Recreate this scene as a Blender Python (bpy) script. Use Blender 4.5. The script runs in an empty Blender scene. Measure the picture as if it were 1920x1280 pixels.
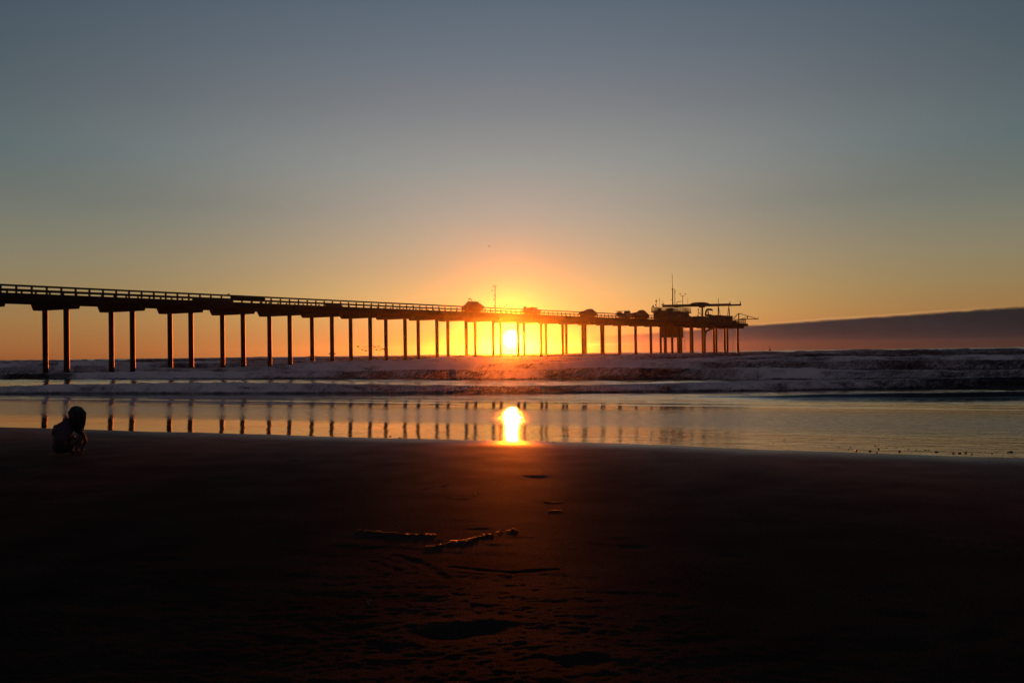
import bpy, math, random
import numpy as np
from mathutils import Vector, Matrix

random.seed(7)
scene = bpy.context.scene
COL = scene.collection

# ------------------------------------------------------------------ camera
EYE = 1.5
F = 1871.0                       # focal length in pixels of a 1920 wide frame
PITCH = math.atan(20.0 / F)
ROLL = 0.0135
cam_d = bpy.data.cameras.new("camera")
cam = bpy.data.objects.new("camera", cam_d)
COL.objects.link(cam)
cam_d.sensor_width = 36.0
cam_d.lens = 36.0 * F / 1920.0
cam_d.clip_start = 0.1
cam_d.clip_end = 20000
CAMROT = (Matrix.Rotation(ROLL, 3, 'Y') @ Matrix.Rotation(math.radians(90) + PITCH, 3, 'X'))
cam.matrix_world = Matrix.Translation((0, 0, EYE)) @ CAMROT.to_4x4()
scene.camera = cam

# ------------------------------------------------------------------ exposure
vs = scene.view_settings
vs.view_transform = 'Standard'
vs.look = 'None'
vs.exposure = 0.0
vs.gamma = 1.0
vs.use_curve_mapping = False
cy = scene.cycles
cy.max_bounces = 6
cy.volume_bounces = 0
cy.sample_clamp_indirect = 4.0
cy.use_denoising = True

# ------------------------------------------------------------------ sky
SUN_EL = math.radians(0.76)
world = bpy.data.worlds.new("World")
scene.world = world
world.use_nodes = True
NT = world.node_tree
NT.nodes.clear()


class X:
    """tiny expression helper that writes math nodes"""
    nt = None

    def __init__(self, s):
        self.s = s

    @staticmethod
    def op(name, *a):
        n = X.nt.nodes.new('ShaderNodeMath')
        n.operation = name
        for i, v in enumerate(a):
            if isinstance(v, X):
                X.nt.links.new(v.s, n.inputs[i])
            else:
                n.inputs[i].default_value = float(v)
        return X(n.outputs[0])

    def __add__(self, o): return X.op('ADD', self, o)
    __radd__ = __add__
    def __sub__(self, o): return X.op('SUBTRACT', self, o)
    def __rsub__(self, o): return X.op('SUBTRACT', o, self)
    def __mul__(self, o): return X.op('MULTIPLY', self, o)
    __rmul__ = __mul__
    def __truediv__(self, o): return X.op('DIVIDE', self, o)
    def exp(self): return X.op('EXPONENT', self)
    def mx(self, o): return X.op('MAXIMUM', self, o)
    def mn(self, o): return X.op('MINIMUM', self, o)
    def pw(self, o): return X.op('POWER', self, o)

    def ss(self, a, b):
        n = X.nt.nodes.new('ShaderNodeMapRange')
        n.interpolation_type = 'SMOOTHSTEP'
        X.nt.links.new(self.s, n.inputs['Value'])
        n.inputs['From Min'].default_value = a
        n.inputs['From Max'].default_value = b
        n.inputs['To Min'].default_value = 0
        n.inputs['To Max'].default_value = 1
        return X(n.outputs['Result'])


def lin(c):
    c = c / 255.0
    return c / 12.92 if c <= 0.04045 else ((c + 0.055) / 1.055) ** 2.4


def ramp(nt, x, stops, interp='LINEAR'):
    n = nt.nodes.new('ShaderNodeValToRGB')
    n.color_ramp.interpolation = interp
    e = n.color_ramp.elements
    while len(e) > 1:
        e.remove(e[-1])
    for i, (p, c) in enumerate(stops):
        el = e[0] if i == 0 else e.new(p)
        el.position = p
        el.color = (c[0], c[1], c[2], 1)
    nt.links.new(x.s, n.inputs[0])
    return n.outputs[0]


def cmix(nt, fac, a, b, mode='MIX'):
    n = nt.nodes.new('ShaderNodeMix')
    n.data_type = 'RGBA'
    n.blend_type = mode
    n.clamp_factor = True
    n.clamp_result = False
    for idx, v in ((0, fac), (6, a), (7, b)):
        if isinstance(v, X):
            v = v.s
        if isinstance(v, (int, float)):
            n.inputs[idx].default_value = v
        elif isinstance(v, tuple):
            n.inputs[idx].default_value = (v[0], v[1], v[2], 1)
        else:
            nt.links.new(v, n.inputs[idx])
    return n.outputs[2]


def cscale(nt, col, x):
    n = nt.nodes.new('ShaderNodeVectorMath')
    n.operation = 'SCALE'
    if isinstance(col, tuple):
        n.inputs[0].default_value = col
    else:
        nt.links.new(col, n.inputs[0])
    nt.links.new(x.s, n.inputs['Scale'])
    return n.outputs[0]


def cadd(nt, a, b):
    n = nt.nodes.new('ShaderNodeVectorMath')
    n.operation = 'ADD'
    nt.links.new(a, n.inputs[0])
    nt.links.new(b, n.inputs[1])
    return n.outputs[0]


X.nt = NT
tc = NT.nodes.new('ShaderNodeTexCoord')
sep = NT.nodes.new('ShaderNodeSeparateXYZ')
NT.links.new(tc.outputs['Generated'], sep.inputs[0])
dx_, dy_, dz_ = (X(sep.outputs[i]) for i in range(3))
el = X.op('ARCSINE', dz_.mn(1).mx(-1)) * (180 / math.pi)      # degrees above the horizon
az = X.op('ARCTAN2', dx_, dy_) * (180 / math.pi)              # degrees right of the sun
hp = el * (math.pi / 180 * F)                                 # the same elevation in photo pixels
elr = (el / 40.0).mx(0)
P40 = lambda h: math.degrees(math.atan(h / F)) / 40.0
C3 = lambda r, g, b: (lin(r), lin(g), lin(b))
SIDE = [(0.0, C3(140, 84, 46)), (P40(22), C3(153, 100, 56)), (P40(60), C3(154, 114, 68)),
        (P40(110), C3(144, 123, 84)), (P40(163), C3(135, 126, 100)), (P40(245), C3(115, 119, 108)),
        (P40(363), (.078, .122, .135)), (P40(500), (.043, .075, .093)), (P40(660), (.021, .042, .063)),
        (0.75, (.018, .036, .056)), (1.0, (.014, .026, .042))]
CEN = [(0.0, (.90, .33, .085)), (P40(22), (.95, .36, .095)), (P40(70), (.92, .48, .15)),
       (P40(110), (.80, .49, .19)), (P40(158), C3(210, 174, 130)), (P40(210), C3(192, 169, 141)),
       (P40(260), C3(177, 163, 147)), (P40(350), C3(151, 151, 146)), (P40(460), C3(126, 129, 133)),
       (P40(560), C3(107, 116, 126)), (P40(660), C3(92, 105, 118)), (0.75, C3(66, 78, 94)), (1.0, C3(44, 55, 72))]
side = ramp(NT, elr, SIDE)
cen = ramp(NT, elr, CEN)
sig = ((hp - 270.0) * 0.066 + 14.5).mn((hp - 363.0) * 0.0315 + 20.9).mx(14.5).mn(32)
w = ((az / sig) * (az / sig) * -1.0).exp()
sky = cmix(NT, w, side, cen)
# unseen eastern sky behind the camera, brightened and tinted mauve to light the foam
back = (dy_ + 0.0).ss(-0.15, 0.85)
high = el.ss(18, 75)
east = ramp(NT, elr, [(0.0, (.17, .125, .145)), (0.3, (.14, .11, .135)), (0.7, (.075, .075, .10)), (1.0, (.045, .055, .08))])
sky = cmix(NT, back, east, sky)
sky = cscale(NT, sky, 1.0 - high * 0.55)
# low marine cloud bank on the right, over the sea
noi = NT.nodes.new('ShaderNodeTexNoise')
noi.noise_dimensions = '3D'
mp = NT.nodes.new('ShaderNodeMapping')
mp.inputs['Scale'].default_value = (75, 75, 260)
NT.links.new(tc.outputs['Generated'], mp.inputs[0])
NT.links.new(mp.outputs[0], noi.inputs['Vector'])
noi.inputs['Scale'].default_value = 1.0
noi.inputs['Detail'].default_value = 6
nz = X(noi.outputs[0]) - 0.5
noi2 = NT.nodes.new('ShaderNodeTexNoise')
mp2 = NT.nodes.new('ShaderNodeMapping')
mp2.inputs['Scale'].default_value = (5, 5, 60)
NT.links.new(tc.outputs['Generated'], mp2.inputs[0])
NT.links.new(mp2.outputs[0], noi2.inputs['Vector'])
noi2.inputs['Scale'].default_value = 1.0
noi2.inputs['Detail'].default_value = 4
nz2 = X(noi2.outputs[0]) - 0.5
azp = az * (math.pi / 180 * F)                                # azimuth in photo pixels
top = (azp - 40) * 0.0475 + 22 + azp.ss(230, 420) * 3.0 + nz * (azp * 0.006).mx(2.5).mn(6.0) + nz2 * 3.0
under = top - hp
bank = under.ss(-2.2, 4.5) * azp.ss(55, 150)
bank = bank * (1.0 - azp.ss(1500, 2600))
CLOUDAZ = [(0.0, (.80, .36, .11)), (0.10, (.72, .27, .10)), (0.19, (.36, .14, .08)), (0.28, (.10, .070, .06)),
           (0.40, (.030, .040, .044)), (0.51, (.012, .028, .035)), (0.65, (.018, .022, .027)), (0.85, (.016, .018, .022)), (1.0, (.016, .018, .022))]
ccol = ramp(NT, (azp / 1000.0).mx(0).mn(1), CLOUDAZ)
ccol = cscale(NT, ccol, 1.0 + nz2 * 0.9 + nz * 0.5)
lowglow = (1.0 - hp.ss(4, 17)) * 0.10                        # thinner, warmer strip under the bank
ccol = cmix(NT, lowglow, ccol, side)
lip = under.ss(-4.0, -0.5) * (1.0 - under.ss(-0.5, 2.2)) * azp.ss(330, 480) * (1.0 - azp.ss(700, 1000)) * (nz2 + 0.45).mx(0)
sky = cmix(NT, bank, sky, ccol)
sky = cadd(NT, sky, cscale(NT, (.55, .30, .14), lip * 0.5))
strk = (((hp - 12.5 + nz2 * 6) / 1.6).pw(2) * -1.0).exp() * azp.ss(60, 110) * (1.0 - azp.ss(150, 230))
sky = cadd(NT, sky, cscale(NT, (.30, .17, .05), strk))
# the sun itself and the bright air round it
de = el - math.degrees(SUN_EL)
th = X.op('SQRT', az * az + de * de)
glow = cscale(NT, (1.5, 0.9, .06), (th / -0.85).exp())
disc = cscale(NT, (9.0, 7.0, 3.0), ((th / 0.42).pw(4) * -1.0).exp())
sky = cadd(NT, sky, glow)
sky = cadd(NT, sky, disc)
# physical sky mixed in at a tiny weight; the ramps above set the tint
nish = NT.nodes.new('ShaderNodeTexSky')
nish.sky_type = 'NISHITA'
nish.sun_disc = False
nish.sun_elevation = SUN_EL
nish.sun_rotation = 0.0
nish.air_density = 1.2
sky = cadd(NT, sky, cscale(NT, nish.outputs[0], X.op('ADD', 0.0, 0.0) * 0 + 0.001))
bg = NT.nodes.new('ShaderNodeBackground')
bg.inputs['Strength'].default_value = 1.0
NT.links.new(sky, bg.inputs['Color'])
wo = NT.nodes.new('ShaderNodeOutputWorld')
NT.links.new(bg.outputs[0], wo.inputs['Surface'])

# ------------------------------------------------------------------ sun lamp
sun_d = bpy.data.lights.new("sun", 'SUN')
sun = bpy.data.objects.new("sun", sun_d)
COL.objects.link(sun)
sun_d.energy = 5.0
sun_d.angle = math.radians(0.55)
sun_d.color = (1.0, 0.15, 0.005)
sun.rotation_euler = Vector((0, -math.cos(SUN_EL), -math.sin(SUN_EL))).to_track_quat('-Z', 'Y').to_euler()

# ------------------------------------------------------------------ helpers
def ray(px, py):
    return CAMROT @ Vector(((px - 960.0) / F, (640.0 - py) / F, -1.0))


def pg(px, py, z=0.0):
    r = ray(px, py)
    return Vector((0, 0, EYE)) + r * ((z - EYE) / r.z)


def py_(px, py, Y):
    r = ray(px, py)
    return Vector((0, 0, EYE)) + r * (Y / r.y)


# pier frame: u metres out along the pier, q metres across to the far side
S = 9.14
TH = 0.57101812
PDX, PDZ = math.sin(TH), math.cos(TH)
PX0, PY0 = S * -5.80359598, S * 13.00360413
WP = 4.29


def W(u, q, z):
    return Vector((PX0 + u * PDX - q * PDZ, PY0 + u * PDZ + q * PDX, z))


def pq(px, py, q):
    """point where the sight line meets the upright plane q; returns (u, z)"""
    r = ray(px, py)
    n = Vector((-PDZ, PDX, 0))
    o = W(0, q, 0)
    t = ((o - Vector((0, 0, EYE))).dot(n)) / r.dot(n)
    p = Vector((0, 0, EYE)) + r * t
    u = (p - o).dot(Vector((PDX, PDZ, 0)))
    return u, p.z


class MB:
    def __init__(self):
        self.v = []
        self.f = []

    def add(self, vs_, fs):
        b = len(self.v)
        self.v += [Vector(p) for p in vs_]
        self.f += [tuple(i + b for i in f) for f in fs]
        return self

    def hexa(self, p):
        return self.add(p, [(0, 3, 2, 1), (4, 5, 6, 7), (0, 1, 5, 4), (1, 2, 6, 5), (2, 3, 7, 6), (3, 0, 4, 7)])

    def pbox(self, u0, u1, q0, q1, z0, z1, zf=None):
        if zf:
            za, zb = zf(u0), zf(u1)
        else:
            za = zb = 0
        return self.hexa([W(u0, q0, z0 + za), W(u0, q1, z0 + za), W(u1, q1, z0 + zb), W(u1, q0, z0 + zb),
                          W(u0, q0, z1 + za), W(u0, q1, z1 + za), W(u1, q1, z1 + zb), W(u1, q0, z1 + zb)])

    def tube(self, pts, r, n=8, cap=True):
        pts = [Vector(p) for p in pts]
        rs = r if isinstance(r, (list, tuple)) else [r] * len(pts)
        b = len(self.v)
        prev = None
        for i, p in enumerate(pts):
            d = (pts[min(i + 1, len(pts) - 1)] - pts[max(i - 1, 0)])
            if d.length < 1e-9:
                d = Vector((0, 0, 1))
            d.normalize()
            a = Vector((0, 0, 1)) if abs(d.z) < 0.95 else Vector((1, 0, 0))
            if prev is not None:
                a = prev
            s = d.cross(a)
            if s.length < 1e-6:
                s = d.cross(Vector((0.3, 1, 0.2)))
            s.normalize()
            t = s.cross(d).normalized()
            prev = t
            for k in range(n):
                an = 2 * math.pi * k / n
                self.v.append(p + (s * math.cos(an) + t * math.sin(an)) * rs[i])
        for i in range(len(pts) - 1):
            for k in range(n):
                k2 = (k + 1) % n
                self.f.append((b + i * n + k, b + i * n + k2, b + (i + 1) * n + k2, b + (i + 1) * n + k))
        if cap:
            self.f.append(tuple(b + k for k in range(n))[::-1])
            self.f.append(tuple(b + (len(pts) - 1) * n + k for k in range(n)))
        return self

    def bar(self, a, b, w, h=None):
        """square bar from a to b"""
        h = h or w
        a, b = Vector(a), Vector(b)
        d = (b - a).normalized()
        up = Vector((0, 0, 1)) if abs(d.z) < 0.95 else Vector((PDX, PDZ, 0))
        s = d.cross(up).normalized() * (w / 2)
        t = s.cross(d).normalized() * (h / 2)
        return self.hexa([a - s - t, a + s - t, b + s - t, b - s - t, a - s + t, a + s + t, b + s + t, b - s + t])

    def ball(self, c, r, n=10, sc=(1, 1, 1), jit=0.0, rnd=None):
        c = Vector(c)
        vs_, fs = [], []
        m = max(4, n // 2 + 1)
        for i in range(m + 1):
            ph = math.pi * i / m
            for k in range(n):
                an = 2 * math.pi * k / n
                j = 1 + (rnd.uniform(-jit, jit) if rnd and 0 < i < m else 0)
                vs_.append(c + Vector((math.sin(ph) * math.cos(an) * r * sc[0], math.sin(ph) * math.sin(an) * r * sc[1],
                                       math.cos(ph) * r * sc[2])) * j)
        for i in range(m):
            for k in range(n):
                k2 = (k + 1) % n
                fs.append((i * n + k, (i + 1) * n + k, (i + 1) * n + k2, i * n + k2))
        return self.add(vs_, fs)

    def build(self, name, mat, parent=None, smooth=False, loc=None):
        base = Vector((0, 0, 0))
        if parent is not None:
            p = parent
            while p is not None:
                base = base + p.location
                p = p.parent
        off = base + (Vector(loc) if loc is not None else Vector((0, 0, 0)))
        me = bpy.data.meshes.new(name)
        me.from_pydata([tuple(v - off) for v in self.v], [], self.f)
        me.update()
        if smooth:
            me.polygons.foreach_set('use_smooth', [True] * len(me.polygons))
        me.materials.append(mat)
        o = bpy.data.objects.new(name, me)
        COL.objects.link(o)
        if parent is not None:
            o.parent = parent
        if loc is not None:
            o.location = loc
        return o


def tag(o, label=None, cat=None, group=None, kind=None):
    if label: o['label'] = label
    if cat: o['category'] = cat
    if group: o['group'] = group
    if kind: o['kind'] = kind
    return o


def thing(name, loc, label, cat, group=None):
    o = bpy.data.objects.new(name, None)
    o.empty_display_size = 0.5
    COL.objects.link(o)
    o.location = loc
    return tag(o, label, cat, group)


def link_copy(o, parent=None, loc=None):
    c = o.copy()
    COL.objects.link(c)
    if parent is not None:
        c.parent = parent
    if loc is not None:
        c.location = loc
    return c


def mat(name, col, rough=0.6, spec=0.5, metal=0.0, noise=None, bump=None, col2=None):
    m = bpy.data.materials.new(name)
    m.use_nodes = True
    nt = m.node_tree
    b = nt.nodes['Principled BSDF']
    b.inputs['Base Color'].default_value = (*col, 1)
    b.inputs['Roughness'].default_value = rough
    b.inputs['Specular IOR Level'].default_value = spec
    b.inputs['Metallic'].default_value = metal
    if noise:
        t = nt.nodes.new('ShaderNodeTexCoord')
        n = nt.nodes.new('ShaderNodeTexNoise')
        n.inputs['Scale'].default_value = noise
        n.inputs['Detail'].default_value = 6
        nt.links.new(t.outputs['Object'], n.inputs['Vector'])
        c2 = col2 or tuple(c * 0.45 for c in col)
        X.nt = nt
        r = ramp(nt, X(n.outputs[0]), [(0.3, c2), (0.7, col)])
        nt.links.new(r, b.inputs['Base Color'])
        if bump:
            bp = nt.nodes.new('ShaderNodeBump')
            bp.inputs['Strength'].default_value = bump
            bp.inputs['Distance'].default_value = 0.05
            nt.links.new(n.outputs[0], bp.inputs['Height'])
            nt.links.new(bp.outputs[0], b.inputs['Normal'])
    return m


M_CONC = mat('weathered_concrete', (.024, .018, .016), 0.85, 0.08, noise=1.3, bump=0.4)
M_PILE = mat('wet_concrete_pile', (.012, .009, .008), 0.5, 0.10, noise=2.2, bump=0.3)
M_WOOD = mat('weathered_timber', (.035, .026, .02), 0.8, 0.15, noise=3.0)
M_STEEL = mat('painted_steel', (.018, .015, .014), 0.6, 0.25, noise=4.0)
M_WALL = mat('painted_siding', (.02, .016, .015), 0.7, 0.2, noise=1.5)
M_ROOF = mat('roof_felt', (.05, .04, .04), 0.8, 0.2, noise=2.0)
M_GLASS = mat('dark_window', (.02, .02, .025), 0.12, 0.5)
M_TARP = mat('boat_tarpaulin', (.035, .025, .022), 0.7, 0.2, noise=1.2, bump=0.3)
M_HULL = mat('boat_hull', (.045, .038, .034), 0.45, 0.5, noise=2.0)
M_RUB = mat('black_rubber', (.02, .02, .02), 0.7, 0.3)
M_BIRD = mat('gull_feathers', (.10, .09, .085), 0.8, 0.2, noise=8.0)

# ------------------------------------------------------------------ noise for the height fields
def _hash(ix, iy, seed):
    h = (ix * 374761393 + iy * 668265263 + seed * 974634277) & 0xffffffff
    h = ((h ^ (h >> 13)) * 1274126177) & 0xffffffff
    h = h ^ (h >> 16)
    return (h & 0xffffff) / float(0xffffff)


def vn(x, y, seed=0):
    ix = np.floor(x).astype(np.int64)
    iy = np.floor(y).astype(np.int64)
    fx = x - ix
    fy = y - iy
    fx = fx * fx * (3 - 2 * fx)
    fy = fy * fy * (3 - 2 * fy)
    a = _hash(ix, iy, seed); b = _hash(ix + 1, iy, seed)
    c = _hash(ix, iy + 1, seed); d = _hash(ix + 1, iy + 1, seed)
    return (a + (b - a) * fx) * (1 - fy) + (c + (d - c) * fx) * fy - 0.5


def fbm(x, y, seed=0, octv=4, lac=2.03, gain=0.5):
    s = np.zeros_like(x)
    a = 1.0
    for o in range(octv):
        s += a * vn(x, y, seed + o * 17)
        # rotate a little each octave
        x, y = (x * 0.8 - y * 0.6) * lac + 13.7, (x * 0.6 + y * 0.8) * lac - 5.1
        a *= gain
    return s


def sst(x, a, b):
    t = np.clip((x - a) / (b - a), 0, 1)
    return t * t * (3 - 2 * t)


# shore frame: s metres seaward, t metres along the shore (to the right)
AL = math.radians(25.3)
SA, CA = math.sin(AL), math.cos(AL)
S0 = 15.65                                           # waterline
def st(x, y): return x * SA + y * CA, x * CA - y * SA
def xy(s, t): return s * SA + t * CA, s * CA - t * SA


def edge_wobble(t):
    return 0.55 * fbm(t * 0.16, t * 0 + 3.3, 5, 3) + 0.10 * vn(t * 0.9, t * 0 + 1.0, 9)


def water_level(s, t):
    d = s - S0 - edge_wobble(t + 0.0 * s)
    z = -0.05 - 0.030 * np.clip(d, 0, 8.0) + 0.05 * np.minimum(d, 0)
    e = np.clip(d - 8.0, 0, 16.0)
    z = z - (0.030 * e - 0.018 * e * e / 32.0) + 0.06 * sst(s, 41.0, 46.0)
    return z


def sand_level(s, t):
    d = s - S0 - edge_wobble(t)
    z = np.where(d < 0, -0.05 - 0.006 * d, -0.05 - 0.030 * d - 0.012 * np.minimum(d, 4))
    # above the waterline: gentle slope back up to about zero
    z = np.where(d < 0, -0.05 * sst(d, -11, 0) - 0.004 * np.maximum(d, -1) * 0, z)
    return z


def fan_mesh(name, rows, taus, s_org, zfun, material, smooth=True):
    R, T = np.meshgrid(rows, taus, indexing='ij')
    s = R
    t = (R - s_org) * T
    x, y = xy(s, t)
    z, attrs = zfun(s, t, x, y)
    nr, nc = s.shape
    co = np.stack([x, y, z], -1).reshape(-1, 3).astype(np.float32)
    idx = np.arange(nr * nc).reshape(nr, nc)
    q = np.stack([idx[:-1, :-1], idx[1:, :-1], idx[1:, 1:], idx[:-1, 1:]], -1).reshape(-1, 4)
    q = q[:, ::-1]
    me = bpy.data.meshes.new(name)
    me.vertices.add(len(co))
    me.vertices.foreach_set('co', co.ravel())
    me.loops.add(q.size)
    me.loops.foreach_set('vertex_index', q.ravel().astype(np.int32))
    me.polygons.add(len(q))
    me.polygons.foreach_set('loop_start', (np.arange(len(q)) * 4).astype(np.int32))
    me.polygons.foreach_set('loop_total', np.full(len(q), 4, np.int32))
    me.polygons.foreach_set('use_smooth', np.ones(len(q), bool))
    for an, av in attrs.items():
        a = me.attributes.new(an, 'FLOAT', 'POINT')
        a.data.foreach_set('value', av.reshape(-1).astype(np.float32))
    me.update(calc_edges=True)
    me.materials.append(material)
    o = bpy.data.objects.new(name, me)
    COL.objects.link(o)
    tag(o, kind='structure')
    return o


# ------------------------------------------------------------------ sand
DENTS = []    # (x, y, rx, ry, depth, angle)
def dent(px, py, wpx, depth, ry=None, ang=0.0):
    p = pg(px, py)
    rx = wpx / F * p.y / 2
    DENTS.append((p.x, p.y, rx, ry if ry else rx * 0.6, depth, ang))


dent(1010, 894, 120, -0.022, 0.28); dent(1010, 884, 70, 0.022, 0.16)
dent(1120, 896, 90, -0.012, 0.2); dent(1190, 1022, 70, -0.018, 0.09)
dent(745, 1006, 150, -0.020, 0.05); dent(745, 1000, 150, 0.010, 0.04)
dent(860, 993, 120, -0.010, 0.10); dent(870, 1185, 150, -0.045, 0.13)
dent(870, 1163, 170, 0.016, 0.06); dent(700, 1215, 120, -0.02, 0.12)
dent(1370, 1040, 60, -0.015, 0.08); dent(1690, 1150, 90, -0.03, 0.10)
dent(1700, 1215, 110, -0.035, 0.10); dent(1850, 1190, 90, -0.03, 0.09)
dent(1540, 1105, 60, -0.015, 0.08); dent(300, 1050, 130, -0.02, 0.10)
dent(200, 1130, 120, -0.03, 0.12); dent(560, 1080, 80, -0.012, 0.08)
dent(1300, 1200, 100, -0.02, 0.09); dent(1090, 1240, 120, -0.03, 0.1)
TRACKS = [[(745, 1040), (800, 1058), (835, 1085)], [(700, 1052), (745, 1068), (725, 1082)],
          [(850, 1062), (900, 1068), (960, 1072), (1040, 1066)]]


def sand_z(s, t, x, y):
    z = sand_level(s, t)
    dry = 1 - sst(s, 3.6, 7.5)                        # churned dry sand close to the camera
    mid = 1 - sst(s, 9.0, 15.0)
    fade = 1 - sst(s, 13.5, 15.5)
    und = fbm(x * 0.35, y * 0.55, 31, 3)
    z = z + 0.005 * und * (0.25 + 0.75 * mid) * fade
    z = z + 0.006 * fbm(x * 1.6, y * 2.6, 41, 4) * (0.08 * fade + 0.12 * mid + 0.3 * dry)
    z = z + 0.0045 * fbm(x * 6.0, y * 10.0, 51, 4) * (0.04 * fade + 0.08 * mid + 0.3 * dry)
    z = z + 0.0022 * fbm(x * 24, y * 34, 61, 2) * (0.10 * mid + 0.9 * dry) * (s < 16)
    # long wind and backwash ripples lying along the shore
    rp = np.sin((s + 0.25 * fbm(x * 0.8, y * 0.8, 71, 3)) * 19.0)
    z = z + 0.0005 * rp * sst(s, 4, 7) * fade
    for (cx, cyy, rx, ry, dep, ang) in DENTS:
        m = (np.abs(x - cx) < rx * 3) & (np.abs(y - cyy) < ry * 4 + 0.2)
        if m.any():
            dx = (x - cx) / rx
            dy = (y - cyy + 0.03 * np.sin(x * 9)) / ry
            r2 = dx * dx + dy * dy
            z = z + np.where(m, 0.13 * dep * np.exp(-r2 * r2 * 0.8 - r2 * 0.3), 0)
    for tr in TRACKS:
        pts = [pg(*p) for p in tr]
        for a, b in zip(pts[:-1], pts[1:]):
            m = (np.abs(x - a.x) < 1.5) & (np.abs(y - a.y) < 1.5)
            if not m.any():
                continue
            ex, ey = b.x - a.x, b.y - a.y
            k = np.clip(((x - a.x) * ex + (y - a.y) * ey) / (ex * ex + ey * ey), 0, 1)
            d = np.hypot(x - a.x - k * ex, y - a.y - k * ey)
            z = z + np.where(m, -0.0016 * np.exp(-(d / 0.035) ** 2) + 0.0006 * np.exp(-((d - 0.07) / 0.03) ** 2), 0)
    wet = sst(s - edge_wobble(t), S0 - 1.5, S0 - 0.1)
    wet = wet * (0.25 + 0.75 * sst(t, -24, -6))
    moist = np.exp(-np.maximum(S0 - s, 0) / 2.6)
    return z, {'wet': wet, 'moist': moist, 'dry': dry + 0 * s}


def tails(a, b, n, ext_a, ext_b, k=14):
    c = np.linspace(a, b, n)
    la = a - np.geomspace((b - a) / n, a - ext_a, k)[::-1]
    lb = b + np.geomspace((b - a) / n, ext_b - b, k)
    return np.concatenate([la, c, lb])


def grow(a, b, d0, d1):
    out = [a]
    while out[-1] < b:
        f = (out[-1] - a) / (b - a)
        out.append(out[-1] + d0 + (d1 - d0) * f)
    return np.array(out)


def sand_material():
    m = bpy.data.materials.new('dark_beach_sand')
    m.use_nodes = True
    nt = m.node_tree
    X.nt = nt
    b = nt.nodes['Principled BSDF']
    at = nt.nodes.new('ShaderNodeAttribute'); at.attribute_name = 'wet'
    wet = X(at.outputs['Fac'])
    g = nt.nodes.new('ShaderNodeNewGeometry')
    n1 = nt.nodes.new('ShaderNodeTexNoise'); n1.inputs['Scale'].default_value = 1.2; n1.inputs['Detail'].default_value = 8
    nt.links.new(g.outputs['Position'], n1.inputs['Vector'])
    n2 = nt.nodes.new('ShaderNodeTexNoise'); n2.inputs['Scale'].default_value = 90; n2.inputs['Detail'].default_value = 3
    nt.links.new(g.outputs['Position'], n2.inputs['Vector'])
    n3 = nt.nodes.new('ShaderNodeTexNoise'); n3.inputs['Scale'].default_value = 420; n3.inputs['Detail'].default_value = 2
    nt.links.new(g.outputs['Position'], n3.inputs['Vector'])
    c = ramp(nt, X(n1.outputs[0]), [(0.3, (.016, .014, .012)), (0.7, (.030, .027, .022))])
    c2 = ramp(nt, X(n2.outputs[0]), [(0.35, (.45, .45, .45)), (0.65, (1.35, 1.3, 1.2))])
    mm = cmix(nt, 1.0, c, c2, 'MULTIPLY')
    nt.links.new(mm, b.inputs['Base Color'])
    am = nt.nodes.new('ShaderNodeAttribute'); am.attribute_name = 'moist'
    moist = X(am.outputs['Fac'])
    b.inputs['Specular IOR Level'].default_value = 0.0
    b.inputs['Roughness'].default_value = 1.0
    gl = nt.nodes.new('ShaderNodeBsdfGlossy')
    rgh = (1.0 - wet) * 0.33 + 0.27 + (X(n2.outputs[0]) - 0.5) * 0.12
    nt.links.new(rgh.mn(1).s, gl.inputs['Roughness'])
    gl.inputs['Color'].default_value = (1, .93, .88, 1)
    mxs = nt.nodes.new('ShaderNodeMixShader')
    gf = moist * 0.20 * ((X(n1.outputs[0]) - 0.5) * 1.2 + 1.0) + wet * wet * 0.10 + 0.0018
    gf = gf * ((X(n3.outputs[0]) - 0.5) * 4.0 + (X(n2.outputs[0]) - 0.5) * 2.5 + 1.0).mx(0.1)
    nt.links.new(gf.s, mxs.inputs[0])
    nt.links.new(b.outputs[0], mxs.inputs[1])
    nt.links.new(gl.outputs[0], mxs.inputs[2])
    nt.links.new(mxs.outputs[0], nt.nodes['Material Output'].inputs['Surface'])
    hgt = X(n2.outputs[0]) * 0.7 + X(n3.outputs[0]) * 0.3
    bp = nt.nodes.new('ShaderNodeBump')
    bp.inputs['Distance'].default_value = 0.006
    st_ = (1.0 - wet) * 0.75 + 0.08
    nt.links.new(st_.s, bp.inputs['Strength'])
    nt.links.new(hgt.s, bp.inputs['Height'])
    nt.links.new(bp.outputs[0], b.inputs['Normal'])
    nt.links.new(bp.outputs[0], gl.inputs['Normal'])
    return m


rows = np.concatenate([np.array([-60, -40, -25, -15, -9, -5, -2, 0, 1.0]), grow(1.8, 9, 0.012, 0.03), grow(9.03, 19.5, 0.03, 0.035)])
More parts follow.
